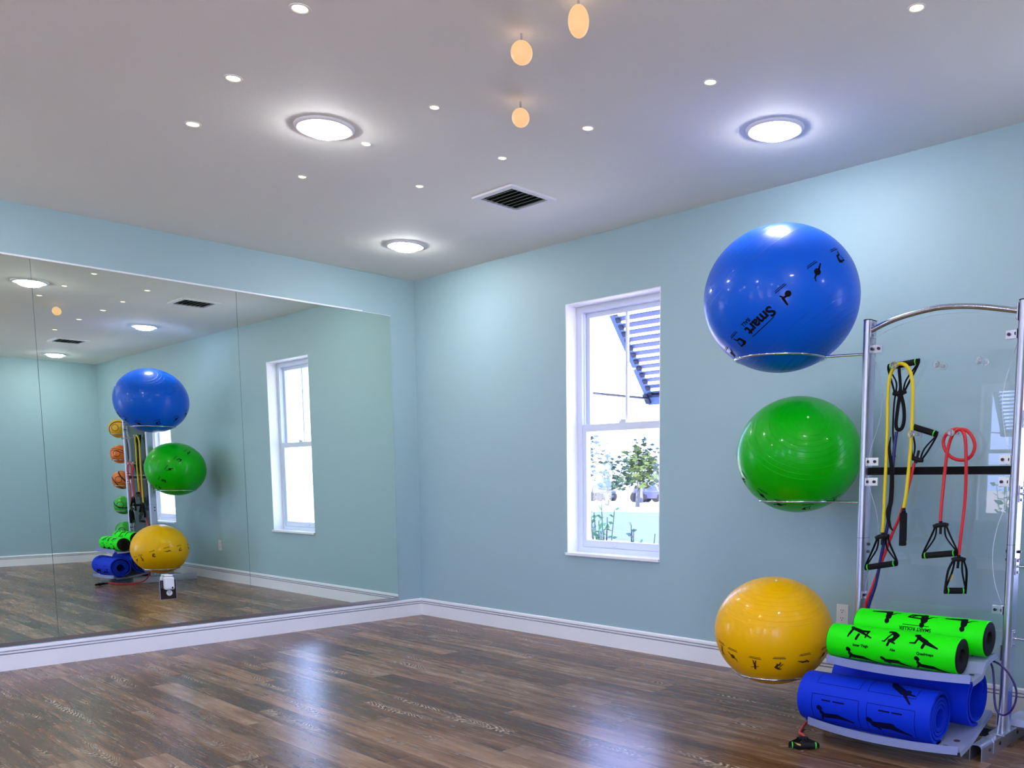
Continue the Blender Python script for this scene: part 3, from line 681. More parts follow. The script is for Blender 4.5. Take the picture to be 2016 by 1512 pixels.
# clear panels with waisted sides
def panel(pts_l, pts_r, top=None):
    L_ = spline([(p[0], RYC-.002, p[1]) for p in pts_l], 8); R_ = spline([(p[0], RYC-.002, p[1]) for p in pts_r], 8)
    poly = [(p.x, p.z) for p in L_]
    if top: poly += [(p.x, p.z) for p in spline([(q[0], 0, q[1]) for q in top], 8)][1:-1]
    poly += [(p.x, p.z) for p in R_]
    bm = BM(); n = len(poly); y0, y1 = RYC-.005, RYC+.001
    A = [bm.verts.new((p[0], y0, p[1])) for p in poly]; B = [bm.verts.new((p[0], y1, p[1])) for p in poly]
    for k in range(n): bm.faces.new((A[k], A[(k+1) % n], B[(k+1) % n], B[k])).material_index = 1
    bm.faces.new(A[::-1]); bm.faces.new(B)
    bmesh.ops.triangulate(bm, faces=[f for f in bm.faces if len(f.verts) > 4])
    return obj('clear_panel', bm, [M['acrylic'], M['acrylicedge']], rack)
PX0, PX1 = PLX+.019, PRX-.020
up = panel([(PX0, 1.192), (PX0+.004, 1.26), (PX0+.035, 1.36), (PX0+.054, 1.46), (PX0+.045, 1.56), (PX0+.018, 1.66), (PX0, 1.71), (PX0, 1.76)],
           [(PX1, 1.78), (PX1, 1.70), (PX1-.020, 1.62), (PX1-.045, 1.52), (PX1-.050, 1.42), (PX1-.030, 1.30), (PX1-.004, 1.22), (PX1, 1.192)],
           [(PX0, 1.76), (4.42, 1.805), (4.55, 1.828), (4.66, 1.830), (4.80, 1.815), (PX1, 1.78)])
lo = panel([(PX0, .50), (PX0, .62), (PX0+.030, .75), (PX0+.055, .86), (PX0+.048, .97), (PX0+.012, 1.08), (PX0, 1.12), (PX0, 1.149)],
           [(PX1, 1.149), (PX1, 1.12), (PX1-.012, 1.04), (PX1-.045, .94), (PX1-.060, .82), (PX1-.045, .70), (PX1-.008, .60), (PX1, .56), (PX1, .50)])
def clamp(xc, s, z, par, clear=False):
    mt = M['acrylicedge'] if clear else M['alu']
    x0 = xc+s*.018; a, b = sorted((x0, x0+s*.050)); bm = BM()
    rbox(bm, a, b, RYC-.012, RYC-.0055, z-.018, z+.018, .0012); a, b = sorted((x0, x0+s*.004)); rbox(bm, a, b, RYC-.034, RYC-.012, z-.018, z+.018, .0012)
    k = obj('panel_clamp', bm, mt, rack)
    bm = BM(); tube(bm, [(x0+s*.036, RYC-.012, z), (x0+s*.036, RYC-.021, z)], .0065, 12); obj('bolt', bm, M['bolt'], k)
    bm = BM(); tube(bm, [(x0+s*.004, RYC-.024, z), (x0+s*.010, RYC-.024, z)], .0065, 12); obj('bolt', bm, M['bolt'], k)
for z in (1.715,): clamp(PLX, 1, z, up); clamp(PRX, -1, z, up)
for z in (1.213, 1.122): clamp(PLX, 1, z, up, True); clamp(PRX, -1, z, up, True)
clamp(PLX, 1, .60, lo); clamp(PRX, -1, .59, lo)
def peg(u, v, par):
    p = at(u, v, RYC-.010); bm = BM()
    R = lathe(bm, [(.015, 0), (.015, -.004), (.007, -.006), (.0065, -.075), (.015, -.078), (.016, -.088), (.010, -.094)], (p.x, RYC-.0055, p.z), 20, 'y'); capring(bm, R[0]); capring(bm, R[-1])
    obj('hook_peg', bm, M['clear'], par, smooth=True); return Vector((p.x, RYC-.045, p.z))
pgs = [peg(u, v, up) for u, v in ((1775, 722), (1858, 721), (1941, 713), (1808, 856), (1886, 853))]
# ball holders
def holder(cx, cy, z, R, px, y, r=.006):
    s = -1 if px < 4.6 else 1
    bm = BM(); n = 56
    tube(bm, [(cx+R*math.cos(2*PI*k/n), cy+R*math.sin(2*PI*k/n), z) for k in range(n)], r, 10, closed=True)
    x0 = px+s*.018; d = Vector((x0-cx, y-cy, 0)); d.normalize(); st = Vector((cx, cy, z))+d*R
    tube(bm, [Vector((x0, y, z)), st+d*.02, st], r, 10)
    h = obj('ball_holder', bm, M['chrome'], rack, smooth=True)
    a, b = sorted((x0, x0+s*.004)); bm = BM(); rbox(bm, a, b, y-.018, y+.018, z-.035, z+.035, .0012)
    for dz in (-.024, .024): tube(bm, [(x0+s*.004, y, z+dz), (x0+s*.010, y, z+dz)], .006, 10)
    obj('holder_plate', bm, M['alu'], h)
for k, rr in (('blue', .212), ('green', .190), ('yellow', .180)):
    c, a, b = BALLS[k]; rad = rr-.0062; z = c[2]-b*math.sqrt(1-(rad/a)**2)
    holder(c[0], c[1], z, rr, PLX, RYC+.012)
MEDZ = [1.739, 1.441, 1.140, .842, .540]
for z in MEDZ: holder(5.185, RYC, z-.067, .089, PRX, RYC, .005)
# ---------------------------------------------------------------- medicine balls (seen in the mirror)
mcol = [(.75, .40, .01), (.72, .16, .02), (.72, .16, .02), (.03, .42, .03), (.03, .42, .03)]
mlab = ['yellow and black medicine ball, topmost in the column of small balls seen in the mirror', 'orange medicine ball with a black band, second from the top in the mirror column',
        'orange medicine ball with black seams, third from the top in the mirror column', 'green medicine ball with black emblem, fourth from the top in the mirror column',
        'green and black medicine ball, lowest in the mirror column behind the foam rollers']
for i, z in enumerate(MEDZ):
    c = Vector((5.185, RYC, z)); r = .108
    t = thing('medicine_ball', mlab[i], 'medicine ball', c, 'medicine balls')
    bm = BM(); bmesh.ops.create_uvsphere(bm, u_segments=40, v_segments=24, radius=r)
    for v in bm.verts: v.co += c
    obj('ball_shell', bm, nm('medicine_ball_rubber', mcol[i], .35), t, smooth='keep')
    ax = [Vector((1, .3, .4)), Vector((.2, .5, 1)), Vector((-.5, .6, .6)), Vector((.6, .2, -.7)), Vector((1, .2, .1))][i].normalized()
    e1, e2 = frame_of(ax); bm = BM(); n = 48
    for lat in ((0,) if i in (1, 4) else (-.45, .45)):
        w = .016 if i in (1, 4) else .007
        ring = []
        for q in (-w, w):
            L_ = lat+q/r; ring.append([bm.verts.new(c+(ax*math.sin(L_)+(e1*math.cos(2*PI*k/n)+e2*math.sin(2*PI*k/n))*math.cos(L_))*r*1.006) for k in range(n)])
        for k in range(n): bm.faces.new((ring[0][k], ring[0][(k+1) % n], ring[1][(k+1) % n], ring[1][k]))
    obj('black_band', bm, M['rubber'], t, smooth='keep')
    bm = BM(); d = Vector((-.75, -.62, .05)).normalized(); e1, e2 = frame_of(d)
    tube(bm, [c+(d*.94+(e1*math.cos(2*PI*k/20)+e2*math.sin(2*PI*k/20))*.34)*r for k in range(20)], .003, 6, closed=True); obj('ring_emblem', bm, M['rubber'], t)
# ---------------------------------------------------------------- trays
def tray(xf0, xf1, xb0, xb1, prof, bulge, lip, lipy, nm_='tray'):
    """prof: [(y,z)] front to back; sheet with bowed front, raised bevelled lip, side flanges"""
    bm = BM(); NX = 28; yf, yb = prof[0][0], prof[-1][0]; rows = []
    full = [(yf-lipy, prof[0][1]+lip)] + [(yf-.0, prof[0][1])] + prof[1:]
    grid = []
    for j, (y, z) in enumerate(full):
        tt = (y-yf)/(yb-yf); tt = max(tt, -.02); x0 = xf0+(xb0-xf0)*tt; x1 = xf1+(xb1-xf1)*tt; row = []
        for k in range(NX+1):
            s = k/NX; bl = bulge*(1-(2*s-1)**2)*max(0, 1-max(tt, 0)*1.6)
            row.append(bm.verts.new((x0+(x1-x0)*s, y-bl, z)))
        grid.append(row)
    for j in range(len(grid)-1):
        for k in range(NX): bm.faces.new((grid[j][k], grid[j][k+1], grid[j+1][k+1], grid[j+1][k]))
    # side flanges turned down
    for col, s in ((0, -1), (NX, 1)):
        low = [bm.verts.new(grid[j][col].co+Vector((s*.004, 0, -.018 if j > 0 else -.002))) for j in range(1, len(grid))]
        for j in range(1, len(grid)-1): bm.faces.new((grid[j][col], grid[j+1][col], low[j], low[j-1]))
    lipco = [v.co.copy() for v in grid[0]]; low = [v.co.copy() for v in grid[1]]
    r = bmesh.ops.solidify(bm, geom=bm.faces[:], thickness=.0025)
    o = obj(nm_, bm, M['tray'], rack)
    bl = BM(); A = [bl.verts.new(p+Vector((0, -.004, .002))) for p in lipco]; B = [bl.verts.new(p+Vector((0, -.026, -.004))) for p in low]
    for k in range(NX): bl.faces.new((A[k], A[k+1], B[k+1], B[k]))
    bmesh.ops.solidify(bl, geom=bl.faces[:], thickness=.002)
    obj('front_lip', bl, M['traylip'], o)
    return o
LT = [(-.985, .0735), (-.88, .0765), (-.78, .088), (-.68, .106), (-.50, .136)]
tl = tray(4.280, 4.935, 4.335, 4.885, LT, .066, .027, .018)
UT = [(-.943, .351), (-.87, .3545), (-.815, .359), (-.775, .398), (-.70, .410), (-.615, .413)]
tu = tray(4.338, 4.955, 4.35, 4.935, UT, .055, .027, .016)
# holes in the trays (dark countersunk openings) and brackets to the posts
bm = BM()
def disc_on(bm, x, y, prof, r=.011):
    for (a, b) in zip(prof, prof[1:]):
        if a[0] <= y <= b[0]:
            sl = (b[1]-a[1])/(b[0]-a[0]); z = a[1]+sl*(y-a[0])+.0012
            vs = [bm.verts.new((x+r*math.cos(2*PI*k/20), y+r*math.sin(2*PI*k/20), z+sl*r*math.sin(2*PI*k/20)+.0012)) for k in range(20)]; bm.faces.new(vs); return
for x, y in ((4.875, -.86), (4.862, -.945), (4.335, -.93)): disc_on(bm, x, y, LT, .013)
obj('tray_holes', bm, M['slot'], tl)
bm = BM()
for x, y in ((4.918, -.85), (4.92, -.66)): disc_on(bm, x, y, UT, .011)
obj('tray_holes', bm, M['slot'], tu)
for xc, s in ((PLX, 1), (PRX, -1)):
    for (pr, tz) in ((LT, .135), (UT, .413)):
        bm = BM(); a, b = sorted((xc+s*.0181, xc+s*.0225)); prism(bm, [(RYC-.03, tz-.035), (RYC+.03, tz-.035), (RYC+.03, tz+.03), (RYC-.03, tz+.03)], a, b, 'x')
        obj('tray_bracket', bm, M['alu'], rack)
# small rear shelf on the right side of the base
bm = BM(); box(bm, 4.90, 5.42, -.44, -.17, .0705, .0745); box(bm, 4.90, 5.42, -.444, -.44, .0705, .10); obj('rear_shelf', bm, M['tray'], rack)
bm = BM(); box(bm, 5.36, 5.40, -.35, -.27, 0, .0704); obj('shelf_leg', bm, M['alu'], rack)
# front rubber block under lower tray
bm = BM(); rbox(bm, 4.285, 4.33, -.918, -.86, .0715, .0725, .0003); obj('foot_pad', bm, M['rubber'], rack)
# ---------------------------------------------------------------- foam rollers
def cyl_map(yc, zc, R, eps=.0008):
    def f(u, v): ph = v/R; return Vector((u, yc-(R+eps)*math.cos(ph), zc+(R+eps)*math.sin(ph)))
    return f
green_r = nm('green_roller_vinyl', (0.01, 0.95, 0.0), .5, 0.0, Specular_IOR_Level=0.2)
N, L, b = nodes(green_r)
tc = N.new('ShaderNodeTexCoord'); wv = N.new('ShaderNodeTexNoise'); wv.inputs['Scale'].default_value = 160
mp = N.new('ShaderNodeMapping'); mp.inputs['Scale'].default_value = (.15, 1, 1); L.new(tc.outputs['Object'], mp.inputs[0]); L.new(mp.outputs[0], wv.inputs['Vector'])
bp = N.new('ShaderNodeBump'); bp.inputs['Strength'].default_value = .15; bp.inputs['Distance'].default_value = .002; L.new(wv.outputs[0], bp.inputs['Height']); L.new(bp.outputs[0], b.inputs['Normal'])
def roller(label, x0, x1, yc, zc, R, decs):
    t = thing('foam_roller', label, 'foam roller', ((x0+x1)/2, yc, zc-R), 'green foam rollers')
    bm = BM(); lathe(bm, [(R-.004, x0+.004), (R-.0005, x0+.006), (R, x0+.008), (R, x1-.008), (R-.0005, x1-.006), (R-.004, x1-.004)], (0, yc, zc), 72, 'x')
    obj('printed_sleeve', bm, green_r, t, smooth='keep')
    bm = BM(); Q = lathe(bm, [(R*.34, x0+.016), (R*.42, x0+.003), (R-.010, x0), (R-.003, x0+.003), (R-.004, x0+.010), (R-.004, x1-.010), (R-.003, x1-.003), (R-.010, x1), (R*.42, x1-.003), (R*.34, x1-.016)], (0, yc, zc), 64, 'x')
    capring(bm, Q[0][::-1]); capring(bm, Q[-1]); obj('foam_core', bm, M['black'], t, smooth=True)
    mf = cyl_map(yc, zc, R)
    for name, polys in decs: obj(name, decal_bm(polys, mf, .012), M['print'], t, smooth='keep')
RR = .0735; yc1, zc1 = -.872, .4315; yc2, zc2 = -.720, .4865
fx0, fx1 = 4.318, 4.888; W_ = fx1-fx0
a = lambda deg: RR*math.radians(deg)
decs = []
for fx, pose, cap, sz in ((.27, 'bridge', 'Inner Thigh', .125), (.52, 'crouch', 'Abs', .115), (.76, 'plank', 'Quadriceps', .135)):
    X = fx0+W_*fx
    decs.append(('printed_figure', figure_polys(pose, sz*.92, X, a(34)) + text_polys(cap, .015, X+.012, a(2), 0, .0006)))
for fx, pose in ((.27, 'cobra'), (.55, 'lie'), (.80, 'cobra')):
    decs.append(('printed_figure', figure_polys(pose, .130, fx0+W_*fx, a(-42), False, -.03)))
for fx, pose in ((.25, 'fold'), (.55, 'fold2'), (.80, 'plank')):
    decs.append(('printed_figure', figure_polys(pose, .11, fx0+W_*fx, a(150), False, PI)))
roller('green foam roller with black exercise figures, the front one on the upper tray', fx0, fx1, yc1, zc1, RR, decs)
bx0, bx1 = 4.366, 4.938; W2 = bx1-bx0
decs = []
for fx, pose in ((.22, 'fold'), (.50, 'fold2'), (.785, 'fold')):
    decs.append(('printed_figure', figure_polys(pose, .125, bx0+W2*fx, a(60))))
decs.append(('printed_caption', text_polys('SMART ROLLER', .020, bx0+W2*.50, a(15), PI, .0005)))
decs.append(('printed_line', [rect(bx0+W2*.40, bx0+W2*.60, a(26), a(28))]))
roller('green foam roller with upside-down black figures, the rear one against the clear panel', bx0, bx1, yc2, zc2, RR, decs)
# ---------------------------------------------------------------- rolled mats
def mat_roll(label, x0, x1, yc, zc, R, r_in, th, gap, col, decs, tail=True, grp='blue rolled exercise mats', squash=1.0):
    t = thing('rolled_mat', label, 'exercise mat', ((x0+x1)/2, yc, zc-R), grp)
    # centre line of the sheet: one outer turn at constant radius, then spiral inward
    pts = []; rc = R-th/2
    if tail:
        base = -100
        for k in range(6, 0, -1): pts.append((yc-rc*math.cos(math.radians(base))-.013*k*.55-0.004, zc+rc*math.sin(math.radians(base))-.0008*k-.0))
    a0 = math.radians(-100); n1 = 64
    for k in range(n1+1):
        ang = a0+2*PI*k/n1; ang2 = ang; rr = rc-(th+gap)*max(0, (k/n1-.85)/.15)*1.0 if k > n1*.85 else rc
        pts.append((yc-rr*math.cos(ang), zc+rr*math.sin(ang)*squash))
    r = rc-(th+gap); ang = a0; step = 2*PI/40
    while r > r_in:
        ang += step; r -= (th+gap)/40; pts.append((yc-r*math.cos(ang), zc+r*math.sin(ang)*squash))
    bm = BM(); P = [Vector((p[0], p[1])) for p in pts]; A, B = [], []
    for i, p in enumerate(P):
        d = (P[min(i+1, len(P)-1)]-P[max(i-1, 0)]).normalized(); nn = Vector((-d.y, d.x))*(th/2)
        A.append(p+nn); B.append(p-nn)
    def ring(x): return [bm.verts.new((x, q.x, q.y)) for q in A], [bm.verts.new((x, q.x, q.y)) for q in B]
    a0_, b0_ = ring(x0); a1_, b1_ = ring(x1); n = len(P)
    for i in range(n-1):
        bm.faces.new((a0_[i], a0_[i+1], a1_[i+1], a1_[i])); bm.faces.new((b0_[i], b1_[i], b1_[i+1], b0_[i+1]))
        bm.faces.new((a0_[i], b0_[i], b0_[i+1], a0_[i+1])); bm.faces.new((a1_[i], a1_[i+1], b1_[i+1], b1_[i]))
    bm.faces.new((a0_[0], a1_[0], b1_[0], b0_[0])); bm.faces.new((a0_[-1], b0_[-1], b1_[-1], a1_[-1]))
    obj('mat_sheet', bm, col, t, smooth=True)
    mf = cyl_map(yc, zc, R, .0009)
    for name, polys in decs: obj(name, decal_bm(polys, mf, .015), M['printnavy'], t, smooth='keep')
    return t
mb = noise_bump(nm('blue_mat_foam', (0.0, 0.032, 0.62), .6, 0.0, Specular_IOR_Level=0.2), 260, .25, .001)
R = .107; mx0, mx1 = 4.248, 4.835; Wm = mx1-mx0; ym, zm = -.943, .186
a = lambda deg: R*math.radians(deg)
decs = []
decs.append(('printed_panel_outline', outline(mx0+Wm*.13, mx0+Wm*.47, a(46), a(110), .0018)+outline(mx0+Wm*.53, mx0+Wm*.88, a(46), a(110), .0018)
             + outline(mx0+Wm*.12, mx0+Wm*.49, a(-50), a(20), .0018)+outline(mx0+Wm*.55, mx0+Wm*.90, a(-50), a(20), .0018)))
decs.append(('printed_figure', figure_polys('dive', .19, mx0+Wm*.68, a(74), False, -1.1)))
decs.append(('printed_figure', figure_polys('cobra', .15, mx0+Wm*.28, a(-28), False, .15)))
decs.append(('printed_figure', figure_polys('lie', .19, mx0+Wm*.70, a(-28))))
decs.append(('printed_caption', [rect(mx0+Wm*.20, mx0+Wm*.27, a(6), a(9)), rect(mx0+Wm*.29, mx0+Wm*.38, a(6), a(9)), rect(mx0+Wm*.64, mx0+Wm*.72, a(6), a(9)), rect(mx0+Wm*.735, mx0+Wm*.81, a(6), a(9))]))
mat_roll('royal blue rolled exercise mat printed with dark figures, front of the lower tray', mx0, mx1, ym, zm, R, .040, .0125, .0035, mb, decs)
R2 = .116; a = lambda deg: R2*math.radians(deg)
decs = [('printed_figure', figure_polys('lie', .34, 4.56, a(66))), ('printed_caption', [rect(4.72, 4.83, a(40), a(46))])]
mat_roll('darker loosely rolled blue mat with a wide open end, behind the front mat', 4.285, 4.893, -.706, .2285, R2, .078, .011, .008, mb, decs, tail=False)
mat_roll('small blue rolled mat at the right edge of the photo, behind the rack post', 4.985, 5.35, -.305, .1345, .058, .018, .008, .004, mb, [], tail=False)
# ---------------------------------------------------------------- resistance bands
def grip(g0, g1, par, r=.0135):
    g0, g1 = Vector(g0), Vector(g1); d = (g1-g0).normalized()
    bm = BM(); tube(bm, [g0, g0+d*.002, g1-d*.002, g1], r, 20); g = obj('grip', bm, M['black'], par, smooth=True)
    for e, s in ((g0, -1), (g1, 1)):
        bm = BM(); tube(bm, [e-d*s*.008, e-d*s*.0035], r+.0013, 20); obj('grip_ring', bm, M['greenring'], par, smooth=True)
def band_handle(par, A, g0, g1, wide=.030, down=None, logo=False, sw=1.0):
    """A: where the tube enters; g0,g1: grip ends"""
    A, g0, g1 = Vector(A), Vector(g0), Vector(g1); mid = (g0+g1)/2; d = (g1-g0).normalized(); dn = (mid-A).normalized()
    bm = BM()
    tube(bm, [A-dn*.022, A+dn*.006], .0075, 12)
    tube(bm, [A-d*wide, A-d*wide*.5+dn*(-.005), A+d*wide*.5+dn*(-.005), A+d*wide], (lambda t: .0105), 10)
    tube(bm, [A, A+dn*.034], .006, 8)
    h = obj('handle', bm, M['rubber'], par, smooth=True)
    bm = BM(); fl = d.cross(dn)
    for s, g in ((-1, g0), (1, g1)):
        e = g-d*0+d*s*.006
        pts = spline([A+d*s*wide*.8, A+d*s*(wide+.012)+dn*(mid-A).length*.35, e-dn*.012, e+dn*.012], 5)
        tube(bm, pts, lambda t: (.0024, .010*sw), 8, flat=d)
        pts = spline([A+d*s*wide*.6+dn*.006, A+d*s*(wide-.004)+dn*(mid-A).length*.42, e-dn*.006], 5)
        tube(bm, pts, lambda t: (.0022, .008*sw), 8, flat=d)
    obj('strap', bm, M['strap'], h, smooth=True)
    grip(g0, g1, h)
    if logo:
        c = A*.45+g0*.55-d*.004; bm = BM(); n = fl if fl.y < 0 else -fl
        q = (g0-A).normalized(); s_ = q.cross(n).normalized()
        vs = [bm.verts.new(c+n*.0105+q*x+s_*y) for x, y in ((-.014, -.004), (.014, -.004), (.014, .004), (-.014, .004))]; bm.faces.new(vs); obj('printed_logo', bm, M['gold'], h)
    return h
YB = RYC-.055
B = lambda u, v, dy=0.0: at(u, v, YB+dy)
# yellow band over the first peg
t = thing('resistance_band', 'yellow tube resistance band with black handles draped over the top left peg', 'resistance band', B(1767, 722))
path = [B(1737, 1052), B(1740, 1015), B(1742, 960), B(1745, 900), B(1747, 840), B(1748, 780), B(1752, 742), B(1761, 723, -.004), B(1772, 716, -.006), B(1784, 720, -.006), B(1793, 735, -.004), B(1797, 765), B(1796, 820), B(1793, 880), B(1787, 945), B(1782, 985), B(1779, 1001)]
bm = BM(); tube(bm, spline(path, 6), .0078, 14); obj('tube', bm, M['yellowtube'], t, smooth=True)
band_handle(t, B(1737, 1058, -.01), B(1707, 1117, -.016), B(1763, 1109, -.016))
p = B(1779, 1010, -.012); q = B(1778, 1068, -.015); band_handle(t, p, q+Vector((.022, -.055, .002)), q+Vector((-.016, .035, 0)), .022, logo=False, sw=1.5)
bm = BM(); c = B(1778, 1032, -.02); bm_ = [bm.verts.new(c+Vector((x, -.022, z))) for x, z in ((-.0035, -.016), (.0035, -.016), (.0035, .016), (-.0035, .016))]; bm.faces.new(bm_); obj('printed_logo', bm, M['gold'], t)
# navy band hung by its handle with black anchor strap
t = thing('resistance_band', 'black strap and navy tube resistance band hung by its handle beside the yellow one', 'resistance band', B(1778, 715, .012))
h = band_handle(t, B(1771, 772, .010), B(1752, 722, .012), B(1806, 712, .012), .028)
bm = BM()
tube(bm, spline([B(1763, 776, .006), B(1760, 800, .006), B(1758, 850, .008), B(1762, 900, .008)], 6), lambda s: (.0022, .008), 8, flat=(1, 0, 0))
tube(bm, spline([B(1772, 776, 0), B(1768, 800, 0), B(1764, 835, 0), B(1768, 846, 0), B(1776, 842, 0), B(1780, 825, 0), B(1779, 800, 0), B(1774, 778, 0)], 6), lambda s: (.0085, .0028), 8, flat=(1, 0, 0))
tube(bm, spline([B(1770, 725, -.004), B(1772, 750, -.004), B(1775, 790, -.004)], 6), lambda s: (.007, .0022), 8, flat=(1, 0, 0))
obj('anchor_strap', bm, M['strap'], t, smooth=True)
bm = BM(); tube(bm, spline([B(1765, 850, .004), B(1760, 890, .004), B(1757, 930, .006), B(1754, 985, .006), B(1748, 1030, .008), B(1741, 1065, .01), B(1735, 1095, .01), B(1724, 1150, .012), B(1714, 1180, .016), B(1704, 1215, .02)], 6), .0075, 12); obj('tube', bm, M['bluetube'], t, smooth=True)
bm = BM(); tube(bm, spline([B(1754, 860, -.004), B(1751, 885, -.004), B(1756, 930, -.002), B(1754, 985, 0), B(1748, 1010, 0), B(1752, 1035, 0), B(1758, 1045, 0)], 6), lambda s: (.0022+.009*math.sin(PI*s), .0022), 8, flat=(1, 0, 0)); obj('loose_strap', bm, M['strap'], t, smooth=True)
# red band from the second row peg down to the floor
t = thing('resistance_band', 'red tube resistance band whose lower handle lies on the floor by the trays', 'resistance band', B(1806, 850, .014))
band_handle(t, B(1805, 902, .012), B(1797, 840, .014), B(1842, 854, .014), .028, logo=False)
fl = Vector((4.30, -1.085, .022))
pth = [B(1800, 912, .012), B(1792, 945, .012), B(1780, 990, .014), B(1770, 1020, .014), B(1757, 1050, .014), B(1742, 1090, .014), B(1727, 1130, .014), B(1714, 1165, .014), B(1705, 1188, .014), Vector((4.318, -.585, .46)), Vector((4.262, -.60, .36)), Vector((4.215, -.64, .18)), Vector((4.17, -.72, .045)), Vector((4.175, -.85, .012)), Vector((4.225, -.98, .014)), Vector((4.272, -1.03, .022)), fl+Vector((.0, .018, .004))]
bm = BM(); tube(bm, spline(pth, 7), .0065, 12); obj('tube', bm, M['redtube'], t, smooth=True)
band_handle(t, fl, Vector((4.298, -1.178, .0165)), Vector((4.385, -1.112, .0165)), .020)
bm = BM(); c = Vector((4.325, -1.172, .026)); bm.faces.new([bm.verts.new(c+Vector(q)) for q in ((-.025, .004, -.004), (.02, -.004, -.004), (.02, -.006, .004), (-.025, .002, .004))]); obj('printed_logo', bm, M['gold'], t)
# red band looped on the fifth peg
t = thing('resistance_band', 'red tube resistance band looped in a circle on the right peg, two black handles below', 'resistance band', B(1886, 853))
loop = [B(1851, 1031), B(1853, 1000), B(1857, 960), B(1861, 920), B(1865, 890, -.004), B(1871, 866, -.006), B(1879, 852, -.010), B(1890, 845, -.012), B(1905, 849, -.010), B(1916, 864, -.008), B(1919, 882, -.006), B(1910, 900, -.004), B(1893, 906, .002), B(1873, 900, .006), B(1860, 884, .008), B(1858, 866, .006), B(1868, 850, .002), B(1884, 844, -.002), B(1896, 850, -.014), B(1901, 870, -.018), B(1902, 900, -.016), B(1902, 940, -.008), B(1900, 985), B(1895, 1030), B(1890, 1070), B(1887, 1096)]
bm = BM(); tube(bm, spline(loop, 6), .0072, 14); obj('tube', bm, M['redtube'], t, smooth=True)
band_handle(t, B(1852, 1036, -.008), B(1820, 1094, -.014), B(1881, 1089, -.014))
band_handle(t, B(1887, 1103, -.012), B(1863, 1163, -.030), B(1898, 1163, .014), .026, logo=True, sw=1.6)
# purple tube looped round the right post
t = thing('resistance_band', 'thin dark purple tube looped in front of the right rack post', 'resistance band', B(1946, 1298, -.03))
Y3 = -.03
lp = [B(1946, 1297, Y3), B(1954, 1315, Y3), B(1957, 1345, Y3-.01), B(1958, 1375, Y3-.015), B(1962, 1398, Y3-.02), B(1974, 1408, Y3-.02), B(1988, 1402, Y3-.02), B(1998, 1385, Y3-.015), B(2001, 1362, Y3-.01), B(1994, 1340, Y3-.01), B(1981, 1320, Y3-.01), B(1965, 1306, Y3-.005), B(1948, 1299, Y3)]
bm = BM(); tube(bm, spline(lp, 8), .0042, 10); obj('tube', bm, M['purple'], t, smooth=True)
grip(B(1912, 1294, -.10), B(1940, 1301, -.075), t, .0095)
# ---------------------------------------------------------------- outdoors
gm = noise_bump(nm('pale_ground', (0.36, 0.34, 0.35), .9), 3, .1, .01)
bm = BM(); v = [bm.verts.new(p) for p in ((-140, -120, -.35), (120, -120, -.35), (120, 140, -.35), (-140, 140, -.35))]; bm.faces.new(v)
o = obj('ground', bm, gm); o['kind'] = 'structure'
lm = noise_bump(nm('pale_lawn', (0.013, 0.033, 0.027), .9), 1.2, .2, .02, colvar=.12)
bm = BM(); pts = [(-24, 25.5), (-19.5, 27.5), (-14, 26), (-8, 24.5), (-2, 21), (2, 13), (-5, 11.2), (-11, 12.0), (-17, 16), (-24, 22)]
bm.faces.new([bm.verts.new((x, y, -.345)) for x, y in pts]); o = obj('lawn', bm, lm); tag(o, 'pale turquoise green lawn strip seen through the tall window', 'lawn', kind='stuff')
def leaf_cluster(bm, c, r, n, s, squash=.8, rnd=random):
    for _ in range(n):
        d = Vector((rnd.gauss(0, 1), rnd.gauss(0, 1), rnd.gauss(0, 1))).normalized()*r*rnd.random()**.45; p = Vector(c)+Vector((d.x, d.y, d.z*squash))
        a = Vector((rnd.gauss(0, 1), rnd.gauss(0, 1), rnd.gauss(0, 1))).normalized(); x, y = frame_of(a); k = s*(.6+.8*rnd.random())
        vs = [bm.verts.new(p+q) for q in (x*k, y*k*.45, -x*k, -y*k*.45)]; bm.faces.new(vs)
leafm = [nm('pale_leaves', (.014, .030, .021), .9, 0, Specular_IOR_Level=0.1), nm('yellow_green_leaves', (.030, .048, .018), .9, 0, Specular_IOR_Level=0.1), nm('blue_green_leaves', (.009, .022, .021), .9, 0, Specular_IOR_Level=0.1)]
bark = nm('grey_bark', (.06, .07, .075), .9)
def far(u, v, y): return at(u, v, y)
trees = [(1195, 913, 34, 2.3, 0, 'pale green round tree at the left of the window view'), (1255, 925, 33, 1.6, 1, 'yellow green bushy tree in the middle of the window view'),
         (1262, 905, 40, 2.0, 2, 'slender blue green tree rising in the middle of the window view'), (1293, 918, 45, 2.4, 0, 'hazy wide tree at the right of the window view')]
for u, v, y, r, mi, l in trees:
    c = far(u, v, y); t = thing('distant_tree', l, 'tree', (c.x, c.y, -.35), 'distant trees')
    bm = BM()
    for k in range(5):
        q = c+Vector((random.uniform(-1, 1)*r*.7, random.uniform(-1, 1)*r*.5, random.uniform(-.6, .6)*r)); leaf_cluster(bm, q, r*.6, 50, .22)
    obj('foliage', bm, leafm[mi], t)
    bm = BM(); tube(bm, [(c.x, c.y, -.35), (c.x+.1, c.y, c.z*.5), (c.x, c.y, c.z+r*.3)], lambda s: .14-.08*s, 8); obj('trunk', bm, bark, t)
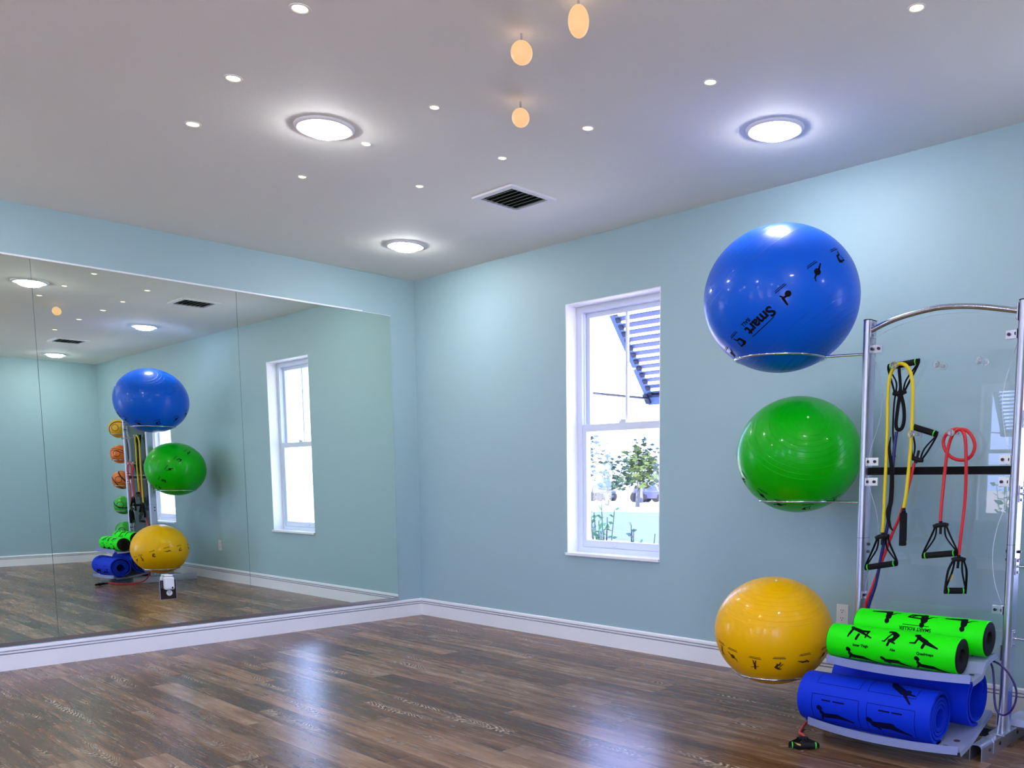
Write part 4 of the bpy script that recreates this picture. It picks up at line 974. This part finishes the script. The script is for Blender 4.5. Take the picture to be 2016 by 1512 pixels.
for (u0, u1, v0, v1, y, l) in ((1176, 1198, 951, 957, 42, 'low blue grey parked car at the left of the window view'), (1257, 1284, 948, 958, 42, 'low blue grey parked car at the right of the window view')):
    A = far(u0, v1, y); B_ = far(u1, v0, y); t = thing('parked_car', l, 'car', ((A.x+B_.x)/2, y, -.35), 'parked cars far off')
    w = B_.x-A.x; x0 = A.x; cm = nm('blue_grey_car_paint', (.025, .03, .075), .4); z0 = -.35; 
    bm = BM(); prof = [(0, .25), (0, .62), (.16*w, .75), (.28*w, 1.15), (.68*w, 1.18), (.84*w, .80), (w, .70), (w, .25)]
    prism(bm, [(x0+p[0], z0+p[1]) for p in prof], y-.8, y+.8, 'y'); obj('body', bm, cm, t)
    for fx in (.2, .8):
        for yy in (-.82, .60):
            bm = BM(); Q = lathe(bm, [(.32, 0), (.32, .22)], (x0+fx*w, y+yy, z0+.32), 18, 'y'); capring(bm, Q[0]); capring(bm, Q[1]); obj('wheel', bm, M['rubber'], t)
def shrub(cx, cy, h, n, label, lm_, s=.05, z0=-.35, spread=.22):
    t = thing('leafy_shrub', label, 'shrub', (cx, cy, z0), 'shrubs outside the windows'); bm = BM(); bs = BM()
    for k in range(n):
        ang = random.uniform(0, 2*PI); tip = Vector((cx+math.cos(ang)*spread*random.random(), cy+math.sin(ang)*spread*.6*random.random(), z0+h*(.6+.4*random.random())))
        base = Vector((cx+random.uniform(-.04, .04), cy, z0)); pts = [base, base.lerp(tip, .5)+Vector((0, 0, .03)), tip]; tube(bs, pts, .004, 5)
        for j in range(16):
            f = .25+.75*j/15; p = pts[0].lerp(pts[2], f); a_ = Vector((random.gauss(0, 1), random.gauss(0, 1), .5)).normalized(); x, y = frame_of(a_); x = (a_*.7+x*.5).normalized(); k_ = s*(.7+.6*random.random())
            y = x.cross(Vector((random.gauss(0, 1), random.gauss(0, 1), random.gauss(0, 1)))).normalized()
            vs = [bm.verts.new(p+q) for q in (Vector((0, 0, 0)), x*k_*.6+y*k_*.38, x*k_*1.4, x*k_*.6-y*k_*.38)]; bm.faces.new(vs)
    obj('leaves', bm, lm_, t); obj('stems', bs, bark, t)
nl = nm('bright_green_leaves', (.045, .20, .05), .6); nl2 = nm('grey_green_leaves', (.08, .17, .11), .6)
c = at(1190, 1040, 1.2); shrub(c.x, 1.2, 1.30, 16, 'bright green leafy shrub at the lower left of the window view', nl, .05)
c = at(1246, 1060, 1.5); shrub(c.x, 1.5, 1.12, 9, 'slim grey green shrub at the bottom middle of the window view', nl2, .035, spread=.10)
c = at(1272, 1065, 1.6); shrub(c.x, 1.6, 1.02, 5, 'small sparse shrub at the bottom right of the window view', nl2, .03, spread=.12)
shrub(5.45, .95, 1.55, 8, 'leafy shrub outside the window behind the equipment rack', nl, .06)
shrub(2.28, -RY-.62, 1.75, 14, 'leafy shrub outside the window reflected in the clear rack panel', nl, .08, spread=.3)
